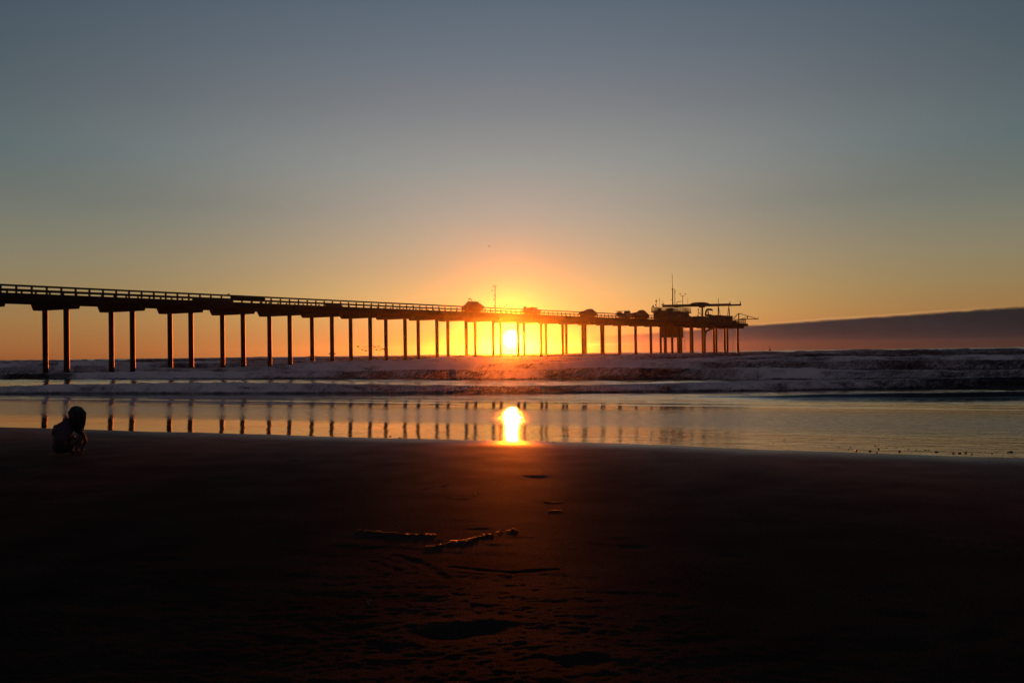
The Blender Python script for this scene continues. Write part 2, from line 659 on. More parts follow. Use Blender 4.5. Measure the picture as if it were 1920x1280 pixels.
# the rows behind the camera use the same columns, so the fan origin sits far enough back to stay open there
def beach():
    # near, finely modelled sheet in front of the camera, widening seaward, with long coarse wings
    R = rows
    width = np.where(R < 1.8, 4.8, R + 3.0)
    taus = tails(-1.45, 0.42, 760, -22, 14)
    RR, TT = np.meshgrid(R, taus, indexing='ij')
    s = RR
    t = width[:, None] * TT
    x, y = xy(s, t)
    z, attrs = sand_z(s, t, x, y)
    nr, nc = s.shape
    co = np.stack([x, y, z], -1).reshape(-1, 3).astype(np.float32)
    idx = np.arange(nr * nc).reshape(nr, nc)
    q = np.stack([idx[:-1, :-1], idx[:-1, 1:], idx[1:, 1:], idx[1:, :-1]], -1).reshape(-1, 4)
    me = bpy.data.meshes.new('beach_sand')
    me.vertices.add(len(co)); me.vertices.foreach_set('co', co.ravel())
    me.loops.add(q.size); me.loops.foreach_set('vertex_index', q.ravel().astype(np.int32))
    me.polygons.add(len(q))
    me.polygons.foreach_set('loop_start', (np.arange(len(q)) * 4).astype(np.int32))
    me.polygons.foreach_set('loop_total', np.full(len(q), 4, np.int32))
    me.polygons.foreach_set('use_smooth', np.ones(len(q), bool))
    for an, av in attrs.items():
        a = me.attributes.new(an, 'FLOAT', 'POINT')
        a.data.foreach_set('value', np.ascontiguousarray(av, dtype=np.float32).reshape(-1))
    me.update(calc_edges=True)
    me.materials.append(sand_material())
    o = bpy.data.objects.new('beach_sand', me)
    COL.objects.link(o)
    tag(o, kind='structure')


beach()

# ------------------------------------------------------------------ sea
# breakers: crest position at t=-55, -22, +2; height; back length; foam; range of t
BORES = [
    # s(-56)  s(-22)  s(2)   H     back  foam  t_lo  t_hi
    (43.2,   47.0,   55.5,  0.46,  3.2,  0.85, -400, 400),
    (34.0,   42.0,   46.5,  0.30,  2.6,  0.20, -14,  400),
    (72.0,   69.5,   68.5,  0.66,  5.0,  0.95, -400, 400),
    (98.0,   93.0,   92.0,  0.82,  6.0,  0.9,  -400, 400),
    (128.,   123.,   117.,  1.10,  7.0,  0.9,  -400, 400),
    (160.,   158.,   150.,  1.20,  9.0,  0.7,  -500, 500),
    (204.,   207.,   200.,  1.25,  11.,  0.5,  -600, 600),
    (262.,   268.,   259.,  1.25,  14.,  0.35, -900, 900),
    (335.,   330.,   338.,  1.2,   18.,  0.2,  -2000, 2000),
    (430.,   426.,   436.,  1.1,   22.,  0.1,  -2000, 2000),
]


def sea_z(s, t, x, y):
    z = water_level(s, t)
    foam = np.zeros_like(s)
    open_ = sst(s, 36, 70)
    for i, (a, b, c, H, lb, fo, tlo, thi) in enumerate(BORES):
        sc = np.interp(t, [-400, -56, -22, 2, 60, 400], [a + (a - b) * 0.6, a, b, c, c + (c - b) * 0.8, c + (c - b) * 1.2])
        sc = sc + 1.4 * (1 + i * 0.35) * fbm(t * 0.05, t * 0 + i * 7.7, 100 + i, 3) + 0.35 * vn(t * 0.5, t * 0 + i * 3.1, 130 + i)
        Ht = H * (1.0 + 0.55 * fbm(t * 0.045, t * 0 + i * 2.3, 160 + i, 3))
        Ht = Ht * sst(t, tlo, tlo + 16) * (1 - sst(t, thi - 30, thi))
        d = s - sc
        wf = 0.9 * H + 0.35
        rough = fbm(s * 1.6, t * 0.55, 190 + i, 4)
        front = sst(d + 0.35 * rough * fo * wf, -wf, 0.0)
        backp = np.exp(-np.maximum(d, 0) / lb) * 0.75 + 0.25 * np.exp(-np.maximum(d, 0) / (lb * 0.35))
        prof = front * backp
        zone = front * np.exp(-np.maximum(d - 0.5, 0) / (lb * 0.55))
        z = z + Ht * prof
        fmask = fo * (0.75 + 0.8 * fbm(t * 0.09, t * 0 + i, 220 + i, 2)) * (Ht / max(H, .01))
        if i in (0, 1):
            fmask = fmask * (1 - 0.8 * sst(t, -12, 4))
        face = np.clip(fmask, 0, 1)
        z = z + Ht * zone * face * (0.08 * rough + 0.04 * fbm(s * 5, t * 2.2, 250 + i, 2)) * (s < 260)
        # torn crest, bigger further out
        z = z + Ht * face * np.exp(-(d / (0.5 * wf)) ** 2) * 0.18 * np.maximum(fbm(t * 1.1, d * 0.8, 280 + i, 3), -0.1)
        lace = np.clip(0.62 + 0.6 * fbm(s * 0.8, t * 0.22, 310 + i, 4), 0, 1)
        inface = sst(d, -wf * 1.05, -wf * 0.7) * (1 - sst(d, 0.3, 1.6))
        foam = np.maximum(foam, face * inface * np.clip(0.66 + 0.5 * rough, 0, 1))
        foam = np.maximum(foam, face * lace * zone * (0.62 if i > 0 else .5) * (1 - .3 * sst(t, -25, 5)))
        foam = np.maximum(foam, face * np.exp(-((d - .1) / .35) ** 2) * 1.0)
        # trough sucked out in front of the wave
        z = z - 0.10 * Ht * np.exp(-((d + wf + 0.8) / 1.2) ** 2)
    chop = fbm(s * 0.55, t * 0.22, 400, 4)
    z = z + open_ * 0.10 * chop * (1 - sst(s, 300, 900) * 0.3)
    z = z + sst(s, 60, 160) * 0.24 * fbm(s * 0.14, t * 0.05, 430, 3)
    z = z + sst(s, 300, 600) * 0.35 * fbm(s * 0.03, t * 0.012, 440, 3)
    z = z + 0.012 * sst(s, 30, 44) * fbm(s * 2.6, t * 1.1, 460, 3)
    # thin sheet sliding up the beach: tiny ripples, stronger in one band of backwash
    bw_ = 2.2 * fbm(t * 0.10, s * 0.25, 471, 3)
    band = sst(s + bw_, 19.5, 25.5) * (1 - sst(s + bw_, 27.0, 35))
    film = 1 - sst(s, 34, 44)
    z = z + film * 0.0006 * fbm(s * 3.0, t * 0.8, 480, 3) * sst(s, S0 + 0.3, S0 + 3)
    z = z + film * band * 0.004 * fbm(s * 7.0, t * 3.0, 500, 2)
    # old wavelets: fine dark lines lying across the sheet
    for k, (sl, am) in enumerate(((36.5, .020), (39.0, .015), (31.5, .006), (18.2, .0022), (17.3, .0018), (16.6, .0014))):
        c = sl + 0.9 * fbm(t * 0.10, t * 0 + k * 5.0, 520 + k, 3) * (1 if sl > 25 else .35)
        am_t = am * np.clip(0.5 + 1.6 * vn(t * 0.12, t * 0 + k * 9.1, 540 + k), 0, 1)
        z = z + am_t * np.exp(-((s - c) / (0.22 if sl > 25 else 0.05)) ** 2)
    ripple = 0.11 + 0.55 * sst(t, -19, 0) * (1 - sst(s, 30, 40)) + 1.6 * band + 0.45 * sst(s, 35, 42) + 1.6 * sst(s, 50, 140) + 2.0 * sst(s, 160, 400)
    return z, {'foam': np.clip(foam, 0, 1), 'ripple': ripple + 0 * s}


def sea_material():
    m = bpy.data.materials.new('sea_water')
    m.use_nodes = True
    nt = m.node_tree
    X.nt = nt
    b = nt.nodes['Principled BSDF']
    af = nt.nodes.new('ShaderNodeAttribute'); af.attribute_name = 'foam'
    ar = nt.nodes.new('ShaderNodeAttribute'); ar.attribute_name = 'ripple'
    g = nt.nodes.new('ShaderNodeNewGeometry')
    mpn = nt.nodes.new('ShaderNodeMapping')
    mpn.inputs['Rotation'].default_value = (0, 0, AL)
    mpn.inputs['Scale'].default_value = (1.0, 1.5, 1.0)
    nt.links.new(g.outputs['Position'], mpn.inputs[0])
    nf = nt.nodes.new('ShaderNodeTexNoise'); nf.inputs['Scale'].default_value = 1.6; nf.inputs['Detail'].default_value = 10
    nf.inputs['Roughness'].default_value = 0.65
    mpf = nt.nodes.new('ShaderNodeMapping')
    mpf.inputs['Rotation'].default_value = (0, 0, AL)
    mpf.inputs['Scale'].default_value = (1.6, 3.0, 1.0)
    nt.links.new(g.outputs['Position'], mpf.inputs[0])
    nt.links.new(mpf.outputs[0], nf.inputs['Vector'])
    nf2 = nt.nodes.new('ShaderNodeTexNoise'); nf2.inputs['Scale'].default_value = 7.0; nf2.inputs['Detail'].default_value = 3
    nt.links.new(mpf.outputs[0], nf2.inputs['Vector'])
    foam = (X(af.outputs['Fac']) * 1.25 + (X(nf.outputs[0]) - 0.5) * 0.8 + (X(nf2.outputs[0]) - 0.5) * 0.7).ss(0.15, 0.85)
    nr = nt.nodes.new('ShaderNodeTexNoise'); nr.inputs['Scale'].default_value = 1.0; nr.inputs['Detail'].default_value = 5
    nt.links.new(mpn.outputs[0], nr.inputs['Vector'])
    nr2 = nt.nodes.new('ShaderNodeTexNoise'); nr2.inputs['Scale'].default_value = 4.0; nr2.inputs['Detail'].default_value = 3
    nt.links.new(mpn.outputs[0], nr2.inputs['Vector'])
    col = cmix(nt, foam, (.012, .011, .011), (.66, .62, .64))
    nt.links.new(col, b.inputs['Base Color'])
    rip = X(ar.outputs['Fac'])
    rough = foam * 0.5 + 0.04 + rip * 0.04
    nt.links.new(rough.s, b.inputs['Roughness'])
    b.inputs['IOR'].default_value = 1.333
    hgt = (X(nr.outputs[0]) * 0.75 + X(nr2.outputs[0]) * 0.25) * rip + X(nf.outputs[0]) * foam * 2.5
    bp = nt.nodes.new('ShaderNodeBump')
    bp.inputs['Distance'].default_value = 0.030
    stg = rip * 0 + 1.0
    nt.links.new(stg.mn(1).s, bp.inputs['Strength'])
    nt.links.new(hgt.s, bp.inputs['Height'])
    nt.links.new(bp.outputs[0], b.inputs['Normal'])
    return m


srows = np.concatenate([grow(15.0, 34, 0.035, 0.12), grow(34.12, 60, 0.10, 0.12), grow(60.12, 100, 0.12, 0.22),
                        grow(100.3, 280, 0.25, 0.8), np.geomspace(281, 1100, 160)])
fan_mesh('sea', srows, tails(-1.75, 0.32, 900, -3.0, 1.4, 10), -1.0, sea_z, sea_material())

# ------------------------------------------------------------------ pier
K_LO, K_HI = -8, 25
zr = lambda u: 0.0236 * u / S                          # the deck climbs very slightly seaward
ZT, ZB = 8.72, 8.10                                    # deck top, girder soffit
pier = thing('pier', W(0, 2.1, -0.5), 'long concrete pier on paired round piles running out past the setting sun', 'pier')
U0, U1 = K_LO * S - 5, K_HI * S + 2.3
Q0, Q1 = -2.0, WP + 2.0
deck = MB()
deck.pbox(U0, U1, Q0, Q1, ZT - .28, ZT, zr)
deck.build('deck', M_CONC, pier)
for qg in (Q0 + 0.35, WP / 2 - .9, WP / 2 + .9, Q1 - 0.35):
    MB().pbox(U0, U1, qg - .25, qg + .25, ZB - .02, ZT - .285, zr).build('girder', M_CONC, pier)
kerb = [(Q0, Q0 + .25), (Q1 - .25, Q1)]
for a, b in kerb:
    MB().pbox(U0, U1, a + .003, b - .003, ZT + .003, ZT + .16, zr).build('kerb', M_CONC, pier)

# caps, one mesh copied along the pier
ZC = 7.33


def cap_mb():
    m = MB()
    prof = [(Q0 - 0.1, ZB - .025), (Q0 + 0.25, ZC), (Q1 - 0.40, ZC), (Q1 + 0.10, ZB - .025)]
    vs_ = [W(-.55, q, z) for q, z in prof] + [W(.55, q, z) for q, z in prof]
    m.add(vs_, [(0, 1, 2, 3), (7, 6, 5, 4), (0, 4, 5, 1), (1, 5, 6, 2), (2, 6, 7, 3), (3, 7, 4, 0)])
    return m


cap0 = cap_mb().build('pile_cap', M_CONC, pier)
pm = MB()
base = W(0, 0, 0)
pm.tube([base + Vector((0, 0, -2.6)), base + Vector((0, 0, 0.9)), base + Vector((0, 0, 1.0)), base + Vector((0, 0, ZC + .1))],
        [.345, .345, .325, .325], 20)
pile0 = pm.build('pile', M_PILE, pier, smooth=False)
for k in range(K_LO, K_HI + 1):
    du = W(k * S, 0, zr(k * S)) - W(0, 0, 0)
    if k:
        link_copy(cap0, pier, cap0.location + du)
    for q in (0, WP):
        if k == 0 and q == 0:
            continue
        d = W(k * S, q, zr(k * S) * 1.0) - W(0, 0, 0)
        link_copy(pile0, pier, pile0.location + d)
# doubled piles under the control building and the shaft
for kk, q in ((19.9, 5.1), (20.05, 2.3), (21.45, 5.2)):
    link_copy(pile0, pier, pile0.location + (W(kk * S, q, 0) - W(0, 0, 0)))
# collar round one pile (near pile of the sixth bent)
c = W(5 * S, 0, 0)
cz = py_(623, 663, c.y).z
MB().tube([c + Vector((0, 0, cz - .1)), c + Vector((0, 0, cz + .12))], [.52, .52], 16).build('pile_collar', M_STEEL, pier)

# railings: two rails a side on posts
POST_N = 0
for side_q, nm in ((Q0 + .12, 'near'), (Q1 - .12, 'far')):
    r = MB()
    r.pbox(U0, U1, side_q - .09, side_q + .09, ZT + .90, ZT + 1.12, lambda u: zr(u) + 0.010 * u / S)
    top = r.build('railing', M_WOOD, pier)
    r = MB().pbox(U0, U1, side_q - .05, side_q + .05, ZT + .42, ZT + .64, lambda u: zr(u) + 0.004 * u / S)
    r.build('middle_rail', M_WOOD, top)
    pp = W(0, side_q, 0)
    p0 = MB().pbox(-.10, .10, side_q - .07, side_q + .07, ZT + .164, ZT + .905).build('post', M_WOOD, top)
    n_ind = 0
    step = S / 5
    rest = MB()
    first = True
    for j in range(int(U0 / step) + 1, int(U1 / step) + 1):
        u = j * step
        lim = 15
        if -1.3 * S < u < lim * S and (nm == 'near' or u < 1.5 * S):
            d = W(u, side_q, zr(u)) - W(0, side_q, 0)
            if j == 0:
                continue
            link_copy(p0, top, p0.location + d)
        else:
            rest.pbox(u - .10, u + .10, side_q - .07, side_q + .07, ZT + .164, ZT + .905, lambda v, uu=u: zr(uu))
    o = rest.build('distant_posts', M_WOOD, top)
    tag(o, kind='stuff')
# boards and pipes fixed along the near railing
for (x0, x1, y0, y1) in ((432, 497, 555.5, 561.5), (362, 436, 556.5, 562.5), (610, 637, 572, 575), (497, 500, 556, 571)):
    ua, za = pq(x0, y0, Q0)
    ub, zb = pq(x1, y1, Q0)
    MB().pbox(ua, ub, Q0 - .03, Q0 + .02, ZT + (.62 if y1 < 563 and x0 > 400 else .12), ZT + (.92 if y1 < 563 and x0 > 400 else .46), zr).build('rail_board', M_WOOD, pier)
# seaward end fascia of the wider head
MB().pbox(19.1 * S, K_HI * S + 2.6, Q0 - .5, Q1 + .5, 8.05, ZT - .29, zr).build('head_girder', M_CONC, pier)
MB().pbox(K_HI * S + 2.62, K_HI * S + 2.95, Q0 - .3, Q1 + .3, 8.0, ZT + .12, zr).build('fender', M_WOOD, pier)


def zpx(px, py, q):
    return pq(px, py, q)[1]


def upx(px, q, py=600):
    return pq(px, py, q)[0]


def P(px, py, q):
    u, z = pq(px, py, q)
    return W(u, q, z)


deckz = lambda u: ZT + zr(u)

# ---- control building on the head
ub0, ub1 = upx(1254, 0.0), upx(1295, 0.0)
bq0, bq1 = 0.0, 4.9
rz = 12.0
b = thing('control_building', W((ub0 + ub1) / 2, 2.4, deckz(ub0)), 'flat roofed control building with railed roof deck near the seaward end of the pier', 'building')
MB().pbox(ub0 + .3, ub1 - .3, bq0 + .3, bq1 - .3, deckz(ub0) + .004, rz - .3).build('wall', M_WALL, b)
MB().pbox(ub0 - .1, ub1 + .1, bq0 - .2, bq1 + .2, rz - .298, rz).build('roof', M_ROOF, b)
for i in range(5):
    ua = ub0 + 1.2 + i * 2.5
    wf = MB().pbox(ua, ua + 1.3, bq0 + .22, bq0 + .297, deckz(ua) + 1.1, deckz(ua) + 2.1).build('window', M_STEEL, b)
    MB().pbox(ua + .1, ua + 1.2, bq0 + .19, bq0 + .217, deckz(ua) + 1.2, deckz(ua) + 2.0).build('pane', M_GLASS, wf)
MB().pbox(ub1 - .297, ub1 - .24, 1.6, 2.6, deckz(ub1) + .02, deckz(ub1) + 2.1).build('door', M_STEEL, b)
rl = MB()
for z in (.14, .40, .72, 1.05):
    for q in (bq0 - .12, bq1 + .12):
        rl.pbox(ub0, ub1, q - .03, q + .03, rz + z - .085, rz + z + .085)
    for u in (ub0, ub1):
        rl.pbox(u - .03, u + .03, bq0 - .09, bq1 + .09, rz + z - .04, rz + z + .04)
ro = rl.build('roof_railing', M_STEEL, b)
for i in range(9):
    u = ub0 + (ub1 - ub0) * i / 8
    for q in (bq0 - .12, bq1 + .12):
        MB().pbox(u - .035, u + .035, q - .037, q + .037, rz + .003, rz + 1.12).build('post', M_STEEL, ro)
# plant and lockers standing on the roof deck
for (ua, q, w_, h_, nm, lb) in ((ub0 + 2.2, 3.4, .9, .85, 'air_conditioner', 'squat air conditioner near the shoreward end of the control building roof'),
                                (ub0 + 5.0, 1.4, 1.1, .95, 'equipment_locker', 'wide equipment locker under the tall antenna on the control building roof'),
                                (ub0 + 7.6, 3.2, .7, .8, 'vent_housing', 'narrow vent housing on the seaward half of the control building roof')):
    h = thing(nm, W(ua, q, rz), lb, nm.replace('_', ' '))
    MB().pbox(ua, ua + w_, q, q + .8, rz + .005, rz + h_).build('casing', M_STEEL, h)
    MB().pbox(ua - .05, ua + w_ + .05, q - .05, q + .85, rz + h_ + .002, rz + h_ + .06).build('lid', M_ROOF, h)
# lower wider annex: dark mass beside the building
an = thing('storage_shed', W(ub1 + .7, 2.5, deckz(ub1)), 'low storage shed with a sloping roof against the seaward wall of the control building', 'shed')
ua, uc = ub1 + .02, ub1 + 2.6
MB().pbox(ua, uc, .6, 4.4, deckz(ua) + .004, deckz(ua) + 1.25).build('wall', M_WALL, an)
m = MB(); z1 = deckz(ua) + 1.254
m.add([W(ua, .5, z1), W(ua, 4.5, z1), W(uc + .1, 4.5, z1), W(uc + .1, .5, z1), W(ua, .5, z1 + .75), W(ua, 4.5, z1 + .75), W(uc + .1, 4.5, z1 + .08), W(uc + .1, .5, z1 + .08)],
      [(0, 3, 2, 1), (4, 5, 6, 7), (0, 1, 5, 4), (1, 2, 6, 5), (2, 3, 7, 6), (3, 0, 4, 7)])
m.build('roof', M_ROOF, an)

# ---- box hanging below the deck
ha, hb = upx(1261, 0.9, 620), upx(1281, 0.9, 620)
hz = zpx(1281, 632.5, .9)
hx = thing('underdeck_cabinet', W((ha + hb) / 2, 2.4, hz), 'large dark cabinet hung below the deck under the control building', 'cabinet')
MB().pbox(ha, hb, .9, 4.6, hz + .25, 8.02).build('casing', M_WALL, hx)
MB().pbox(ha - .1, hb + .1, .8, 4.7, hz, hz + .247).build('floor_frame', M_STEEL, hx)
lad = MB()
for q in (.45, .78):
    lad.pbox(hb + .15, hb + .2, q, q + .04, 1.2, 8.0)
hl = lad.build('ladder', M_STEEL, hx)
for i in range(16):
    z = 1.5 + i * .4
    MB().pbox(hb + .16, hb + .19, .49, .78, z, z + .04).build('rung', M_STEEL, hl)

# ---- antennas and instruments on the roof
def mast(name, pts, r, label, cat, q, extras=(), group=None, matl=M_STEEL):
    ps = [P(a, c_, q) for a, c_ in pts]
    t = thing(name, ps[0], label, cat, group)
    MB().tube(ps, r, 8).build('pole', matl, t)
    for nm, mb in extras:
        mb.build(nm, matl, t)
    return t


Q = 2.4
rzp = lambda x: (x, 577.5)
mast('antenna_mast', [(1261.3, 576), (1261.2, 541.5), (1261.0, 541), (1260.3, 512.5)], [.16, .14, .07, .035],
     'tall whip antenna mast, the highest thing on the control building roof', 'antenna', Q,
     [('cross_arm', MB().tube([P(1257.5, 562.3, Q), P(1262, 562.3, Q)], .05)),
      ('collar', MB().tube([P(1261.1, 541.6, Q) - Vector((0, 0, .15)), P(1261.1, 541.6, Q) + Vector((0, 0, .1))], .26)),
      ('collar', MB().tube([P(1260.5, 518, Q), P(1260.5, 518.8, Q)], .1))])
mast('lattice_antenna', [(1265.4, 577), (1265.3, 541)], .06, 'thin laddered antenna just right of the tall whip antenna', 'antenna', Q,
     [('rung', MB().tube([P(1264.4, y_, Q), P(1266.2, y_, Q)], .035)) for y_ in (545, 549, 553, 557, 561, 565)] +
     [('sensor', MB().ball(P(1265.4, 546.5, Q), .17))])
def vane_arm(x0, y0, pts):
    return MB().tube([P(a, b_, Q) for a, b_ in pts], .05)
mast('wind_sensor_pole', [(1280.2, 577), (1280.1, 554)], .07, 'forked pole with two wind sensors on curled arms above the control building', 'instrument', Q,
     [('arm', vane_arm(0, 0, [(1280, 555), (1277, 555), (1275.6, 553), (1275.2, 550.8)])),
      ('arm', vane_arm(0, 0, [(1280, 555), (1283, 555), (1284.6, 553), (1285, 550.8)])),
      ('cup', MB().tube([P(1273.6, 550.6, Q), P(1276.6, 550.6, Q)], .06)),
      ('cup', MB().tube([P(1283.2, 550.6, Q), P(1286.2, 550.6, Q)], .06))])
mast('curved_davit', [(1267.6, 577), (1268.2, 569.5), (1270, 566.6), (1273, 565.2), (1278.4, 565)], .08,
     'small curved davit arm bent over the control building roof', 'davit', Q)
mast('dome_camera_pole', [(1230.3, 577.5), (1230.3, 562)], .07, 'short pole carrying a round dark ball at the shoreward edge of the roof', 'camera pole', 3.5,
     [('ball', MB().ball(P(1230.4, 564.3, 3.5), .24)), ('tip', MB().tube([P(1230.3, 562, 3.5), P(1230.3, 560, 3.5)], .03)),
      ('bracket', MB().ball(P(1229.1, 571.6, 3.5), .16))])
mast('thin_antenna', [(1236.3, 577.5), (1236.2, 558)], .035, 'thin antenna between the ball pole and the stubby antenna', 'antenna', 3.2,
     [('tip', MB().ball(P(1236.4, 563.5, 3.2), .08)), ('cross_arm', MB().tube([P(1235.2, 559.5, 3.2), P(1237.6, 560.5, 3.2)], .03))])
mast('stubby_antenna', [(1241.8, 577.5), (1241.6, 563.5)], .035, 'stubby antenna with a box, at the shoreward tip of the crane beam', 'antenna', 3.0,
     [('box', MB().ball(P(1241.2, 571.2, 3.0), .17))])
mast('bare_rod', [(1289.6, 577.5), (1289.5, 558)], .03, 'bare thin rod right of the forked wind sensor pole', 'antenna', Q)
mast('roof_light', [(1224.6, 577.5), (1224.6, 574)], .10, 'small floodlight on the shoreward corner of the control building roof', 'lamp', 4.6,
     [('head', MB().ball(P(1224.6, 574, 4.6), .26))])

# ---- the big crane beam crossing above the head
def Pz(px, py, q):
    return P(px, py, q)
qa, qb = 6.6, -4.6
A_, B_ = P(1243.5, 573.7, qa), P(1388.8, 570.8, qb)
def on(f): return A_ + (B_ - A_) * f
def fx(px): # fraction of the beam at image column px (solved numerically)
    lo, hi = 0.0, 1.0
    for _ in range(40):
        mid = (lo + hi) / 2
        p = on(mid); v = CAMROT.transposed() @ (p - Vector((0, 0, EYE)))
        x = 960 + F * v.x / -v.z
        if x < px: lo = mid
        else: hi = mid
    return lo
crane = thing('gantry_crane', (on(fx(1317)).x, on(fx(1317)).y, 9.3), 'long horizontal crane beam on a column and braced legs across the pier head', 'crane')
bw = 0.55
MB().bar(A_, on(fx(1369)), .5, .74).build('beam', M_STEEL, crane)
MB().bar(on(fx(1369.05)) - Vector((0, 0, .12)), B_ - Vector((0, 0, .1)), .38, .52).build('beam_extension', M_STEEL, crane)
for x_, h_ in ((1244.2, .75), (1368.6, .75), (1388.4, .8)):
    p = on(fx(x_))
    MB().bar(p + Vector((0, 0, -.1)), p + Vector((0, 0, h_)), .22).build('end_stop', M_STEEL, crane)
    MB().tube([p + Vector((0, 0, h_)), p + Vector((0, 0, h_ + .55))], .03, 6).build('rod', M_STEEL, crane)
# machinery housing: humped cover on the beam
fa, fb = fx(1296.5), fx(1326.5)
d = (B_ - A_).normalized(); sd = d.cross(Vector((0, 0, 1))).normalized()
prof = [(0, .40), (.05, .52), (.15, .72), (.20, .86), (.42, .90), (.66, .86), (.82, .74), (.93, .58), (1.0, .42)]
m = MB(); n = len(prof)
for sgn in (-1, 1):
    for f_, h_ in prof:
        p = on(fa + (fb - fa) * f_); m.v.append(p + sd * sgn * .8 + Vector((0, 0, h_)))
    for f_, h_ in prof:
        p = on(fa + (fb - fa) * f_); m.v.append(p + sd * sgn * .8 + Vector((0, 0, -.28)))
for i in range(n - 1):
    m.f += [(i, i + 1, n + i + 1, n + i), (2 * n + i, 3 * n + i, 3 * n + i + 1, 2 * n + i + 1),
            (i, 2 * n + i, 2 * n + i + 1, i + 1), (n + i, n + i + 1, 3 * n + i + 1, 3 * n + i)]
m.f += [(0, n, 3 * n, 2 * n), (n - 1, 3 * n - 1, 4 * n - 1, 2 * n - 1)]
m.build('machinery_housing', M_STEEL, crane)
p = on(fx(1317)); zd = ZT + zr(22 * S)
MB().bar(Vector((p.x, p.y, zd)), p - Vector((0, 0, .31)), .34).build('column', M_STEEL, crane)
MB().bar(p - Vector((1.1, 0, .5)), p + Vector((.75, 0, -.5)), .25, .3).build('trolley', M_STEEL, crane)
q_ = on(fx(1314.4))
MB().bar(Vector((q_.x, q_.y, zd)), q_ - Vector((0, 0, .31)), .12).build('column', M_STEEL, crane)
for top_, feet in ((1346.8, (1344.8, 1346.9, 1353.2)), (1366.6, (1361.3, 1367.2, 1369.3))):
    pt_ = on(fx(top_))
    for i, ft in enumerate(feet):
        fp = on(fx(ft))
        MB().bar(Vector((fp.x, fp.y + (.5 if i == 1 else 0), zd)), pt_ - Vector((0, 0, .32)), .26 if ft == 1346.9 else .13).build('leg', M_STEEL, crane)
pt_ = on(fx(1347))
MB().tube([pt_ + Vector((0, 0, .3)), P(1347.2, 563.5, 0.0) * 0 + pt_ + Vector((0, 0, 2.0))], .07, 6).build('mast', M_STEEL, crane)

# ---- deck gear between building and cabin
def posted(name, label, cat, q, parts):
    t = None
    for nm, kind_, pts, r in parts:
        ps = [P(a, c_, q) for a, c_ in pts]
        if t is None:
            t = thing(name, (ps[0].x, ps[0].y, ZT + zr(22 * S)), label, cat)
        mb = MB()
        if kind_ == 't':
            mb.tube(ps, r, 8)
        elif kind_ == 'b':
            mb.ball(ps[0], r)
        elif kind_ == 'x':
            u0_, z0_ = pq(*pts[0], q); u1_, z1_ = pq(*pts[1], q)
            mb.pbox(min(u0_, u1_), max(u0_, u1_), q - r, q + r, min(z0_, z1_), max(z0_, z1_))
        mb.build(nm, M_STEEL, t)
    return t


posted('davit_post', 'thin post with a ball top and two slanting stays left of the crane column', 'post', 1.0,
       [('pole', 't', [(1309.2, 606), (1309.2, 579)], .08), ('ball', 'b', [(1309.3, 580)], .22),
        ('stay', 't', [(1309.2, 590), (1307, 592.5), (1303.5, 595.3), (1300.5, 596)], .06), ('stay', 't', [(1309.2, 584.3), (1317.5, 592)], .08)])
posted('deck_machinery', 'long low covered machinery between the control building and the grey cabin', 'machine', 1.2,
       [('housing', 'x', [(1305, 592.8), (1336.5, 606.5)], 1.3), ('plinth', 'x', [(1300.5, 595.5), (1304.9, 606.5)], 1.2),
        ('plinth', 'x', [(1336.6, 598), (1339.5, 606.5)], 1.1)])
posted('knuckle_crane', 'small hooked knuckle crane bent over on top of the deck machinery', 'crane', 0.8,
       [('boom', 't', [(1323, 592.5), (1323.2, 586), (1324.5, 582), (1327, 580), (1331, 579.5), (1335, 581)], .26),
        ('head', 'x', [(1326.5, 578.3), (1333, 582)], .3), ('cylinder', 't', [(1327.4, 583), (1328.4, 590)], .20),
        ('seat', 'x', [(1326, 589), (1331.6, 593)], .5), ('cable', 't', [(1336.4, 581), (1336.5, 596)], .03)])
# cabin
ca, cb = upx(1346, 0.2), upx(1374.5, 0.2)
cz = zpx(1360, 591.4, 0.2)
cab = thing('deck_cabin', W((ca + cb) / 2, 1.6, deckz(ca)), 'boxy flat topped cabin beneath the crane legs at the end of the pier', 'cabin')
MB().pbox(ca, cb, 0.3, 3.2, deckz(ca) + .003, cz - .15).build('wall', M_WALL, cab)
MB().pbox(ca - .12, cb + .12, 0.15, 3.35, cz - .147, cz).build('roof', M_ROOF, cab)
MB().pbox(ca + .6, ca + 1.5, .24, .297, deckz(ca) + .1, deckz(ca) + 1.9).build('door', M_STEEL, cab)
wf = MB().pbox(ca + 3, ca + 4.4, .24, .297, deckz(ca) + .9, deckz(ca) + 1.7).build('window', M_STEEL, cab)
MB().pbox(ca + 3.1, ca + 4.3, .2, .237, deckz(ca) + 1.0, deckz(ca) + 1.6).build('pane', M_GLASS, wf)
# derrick at the tip
der = thing('derrick', P(1385, 609, -1.2), 'triangular boom derrick reaching out beyond the seaward tip of the pier', 'derrick')
qd = -1.2
for nm, a, c_, r_ in (('post', (1385.2, 610), (1385.2, 587), .17), ('boom', (1385.5, 598.4), (1421.6, 597.9), .12),
                      ('boom_tip', (1421.3, 598.4), (1421.6, 595), .12), ('tie', (1385, 587.2), (1418, 597), .10),
                      ('stay', (1385, 587.2), (1374.8, 596.6), .08), ('stay', (1383.6, 589), (1376.5, 597), .05),
                      ('strut', (1388.5, 598.3), (1402.2, 593.6), .09), ('strut', (1401.6, 592.4), (1401.6, 598), .11)):
    MB().tube([P(*a, qd), P(*c_, qd)], r_, 8).build(nm, M_STEEL, der)
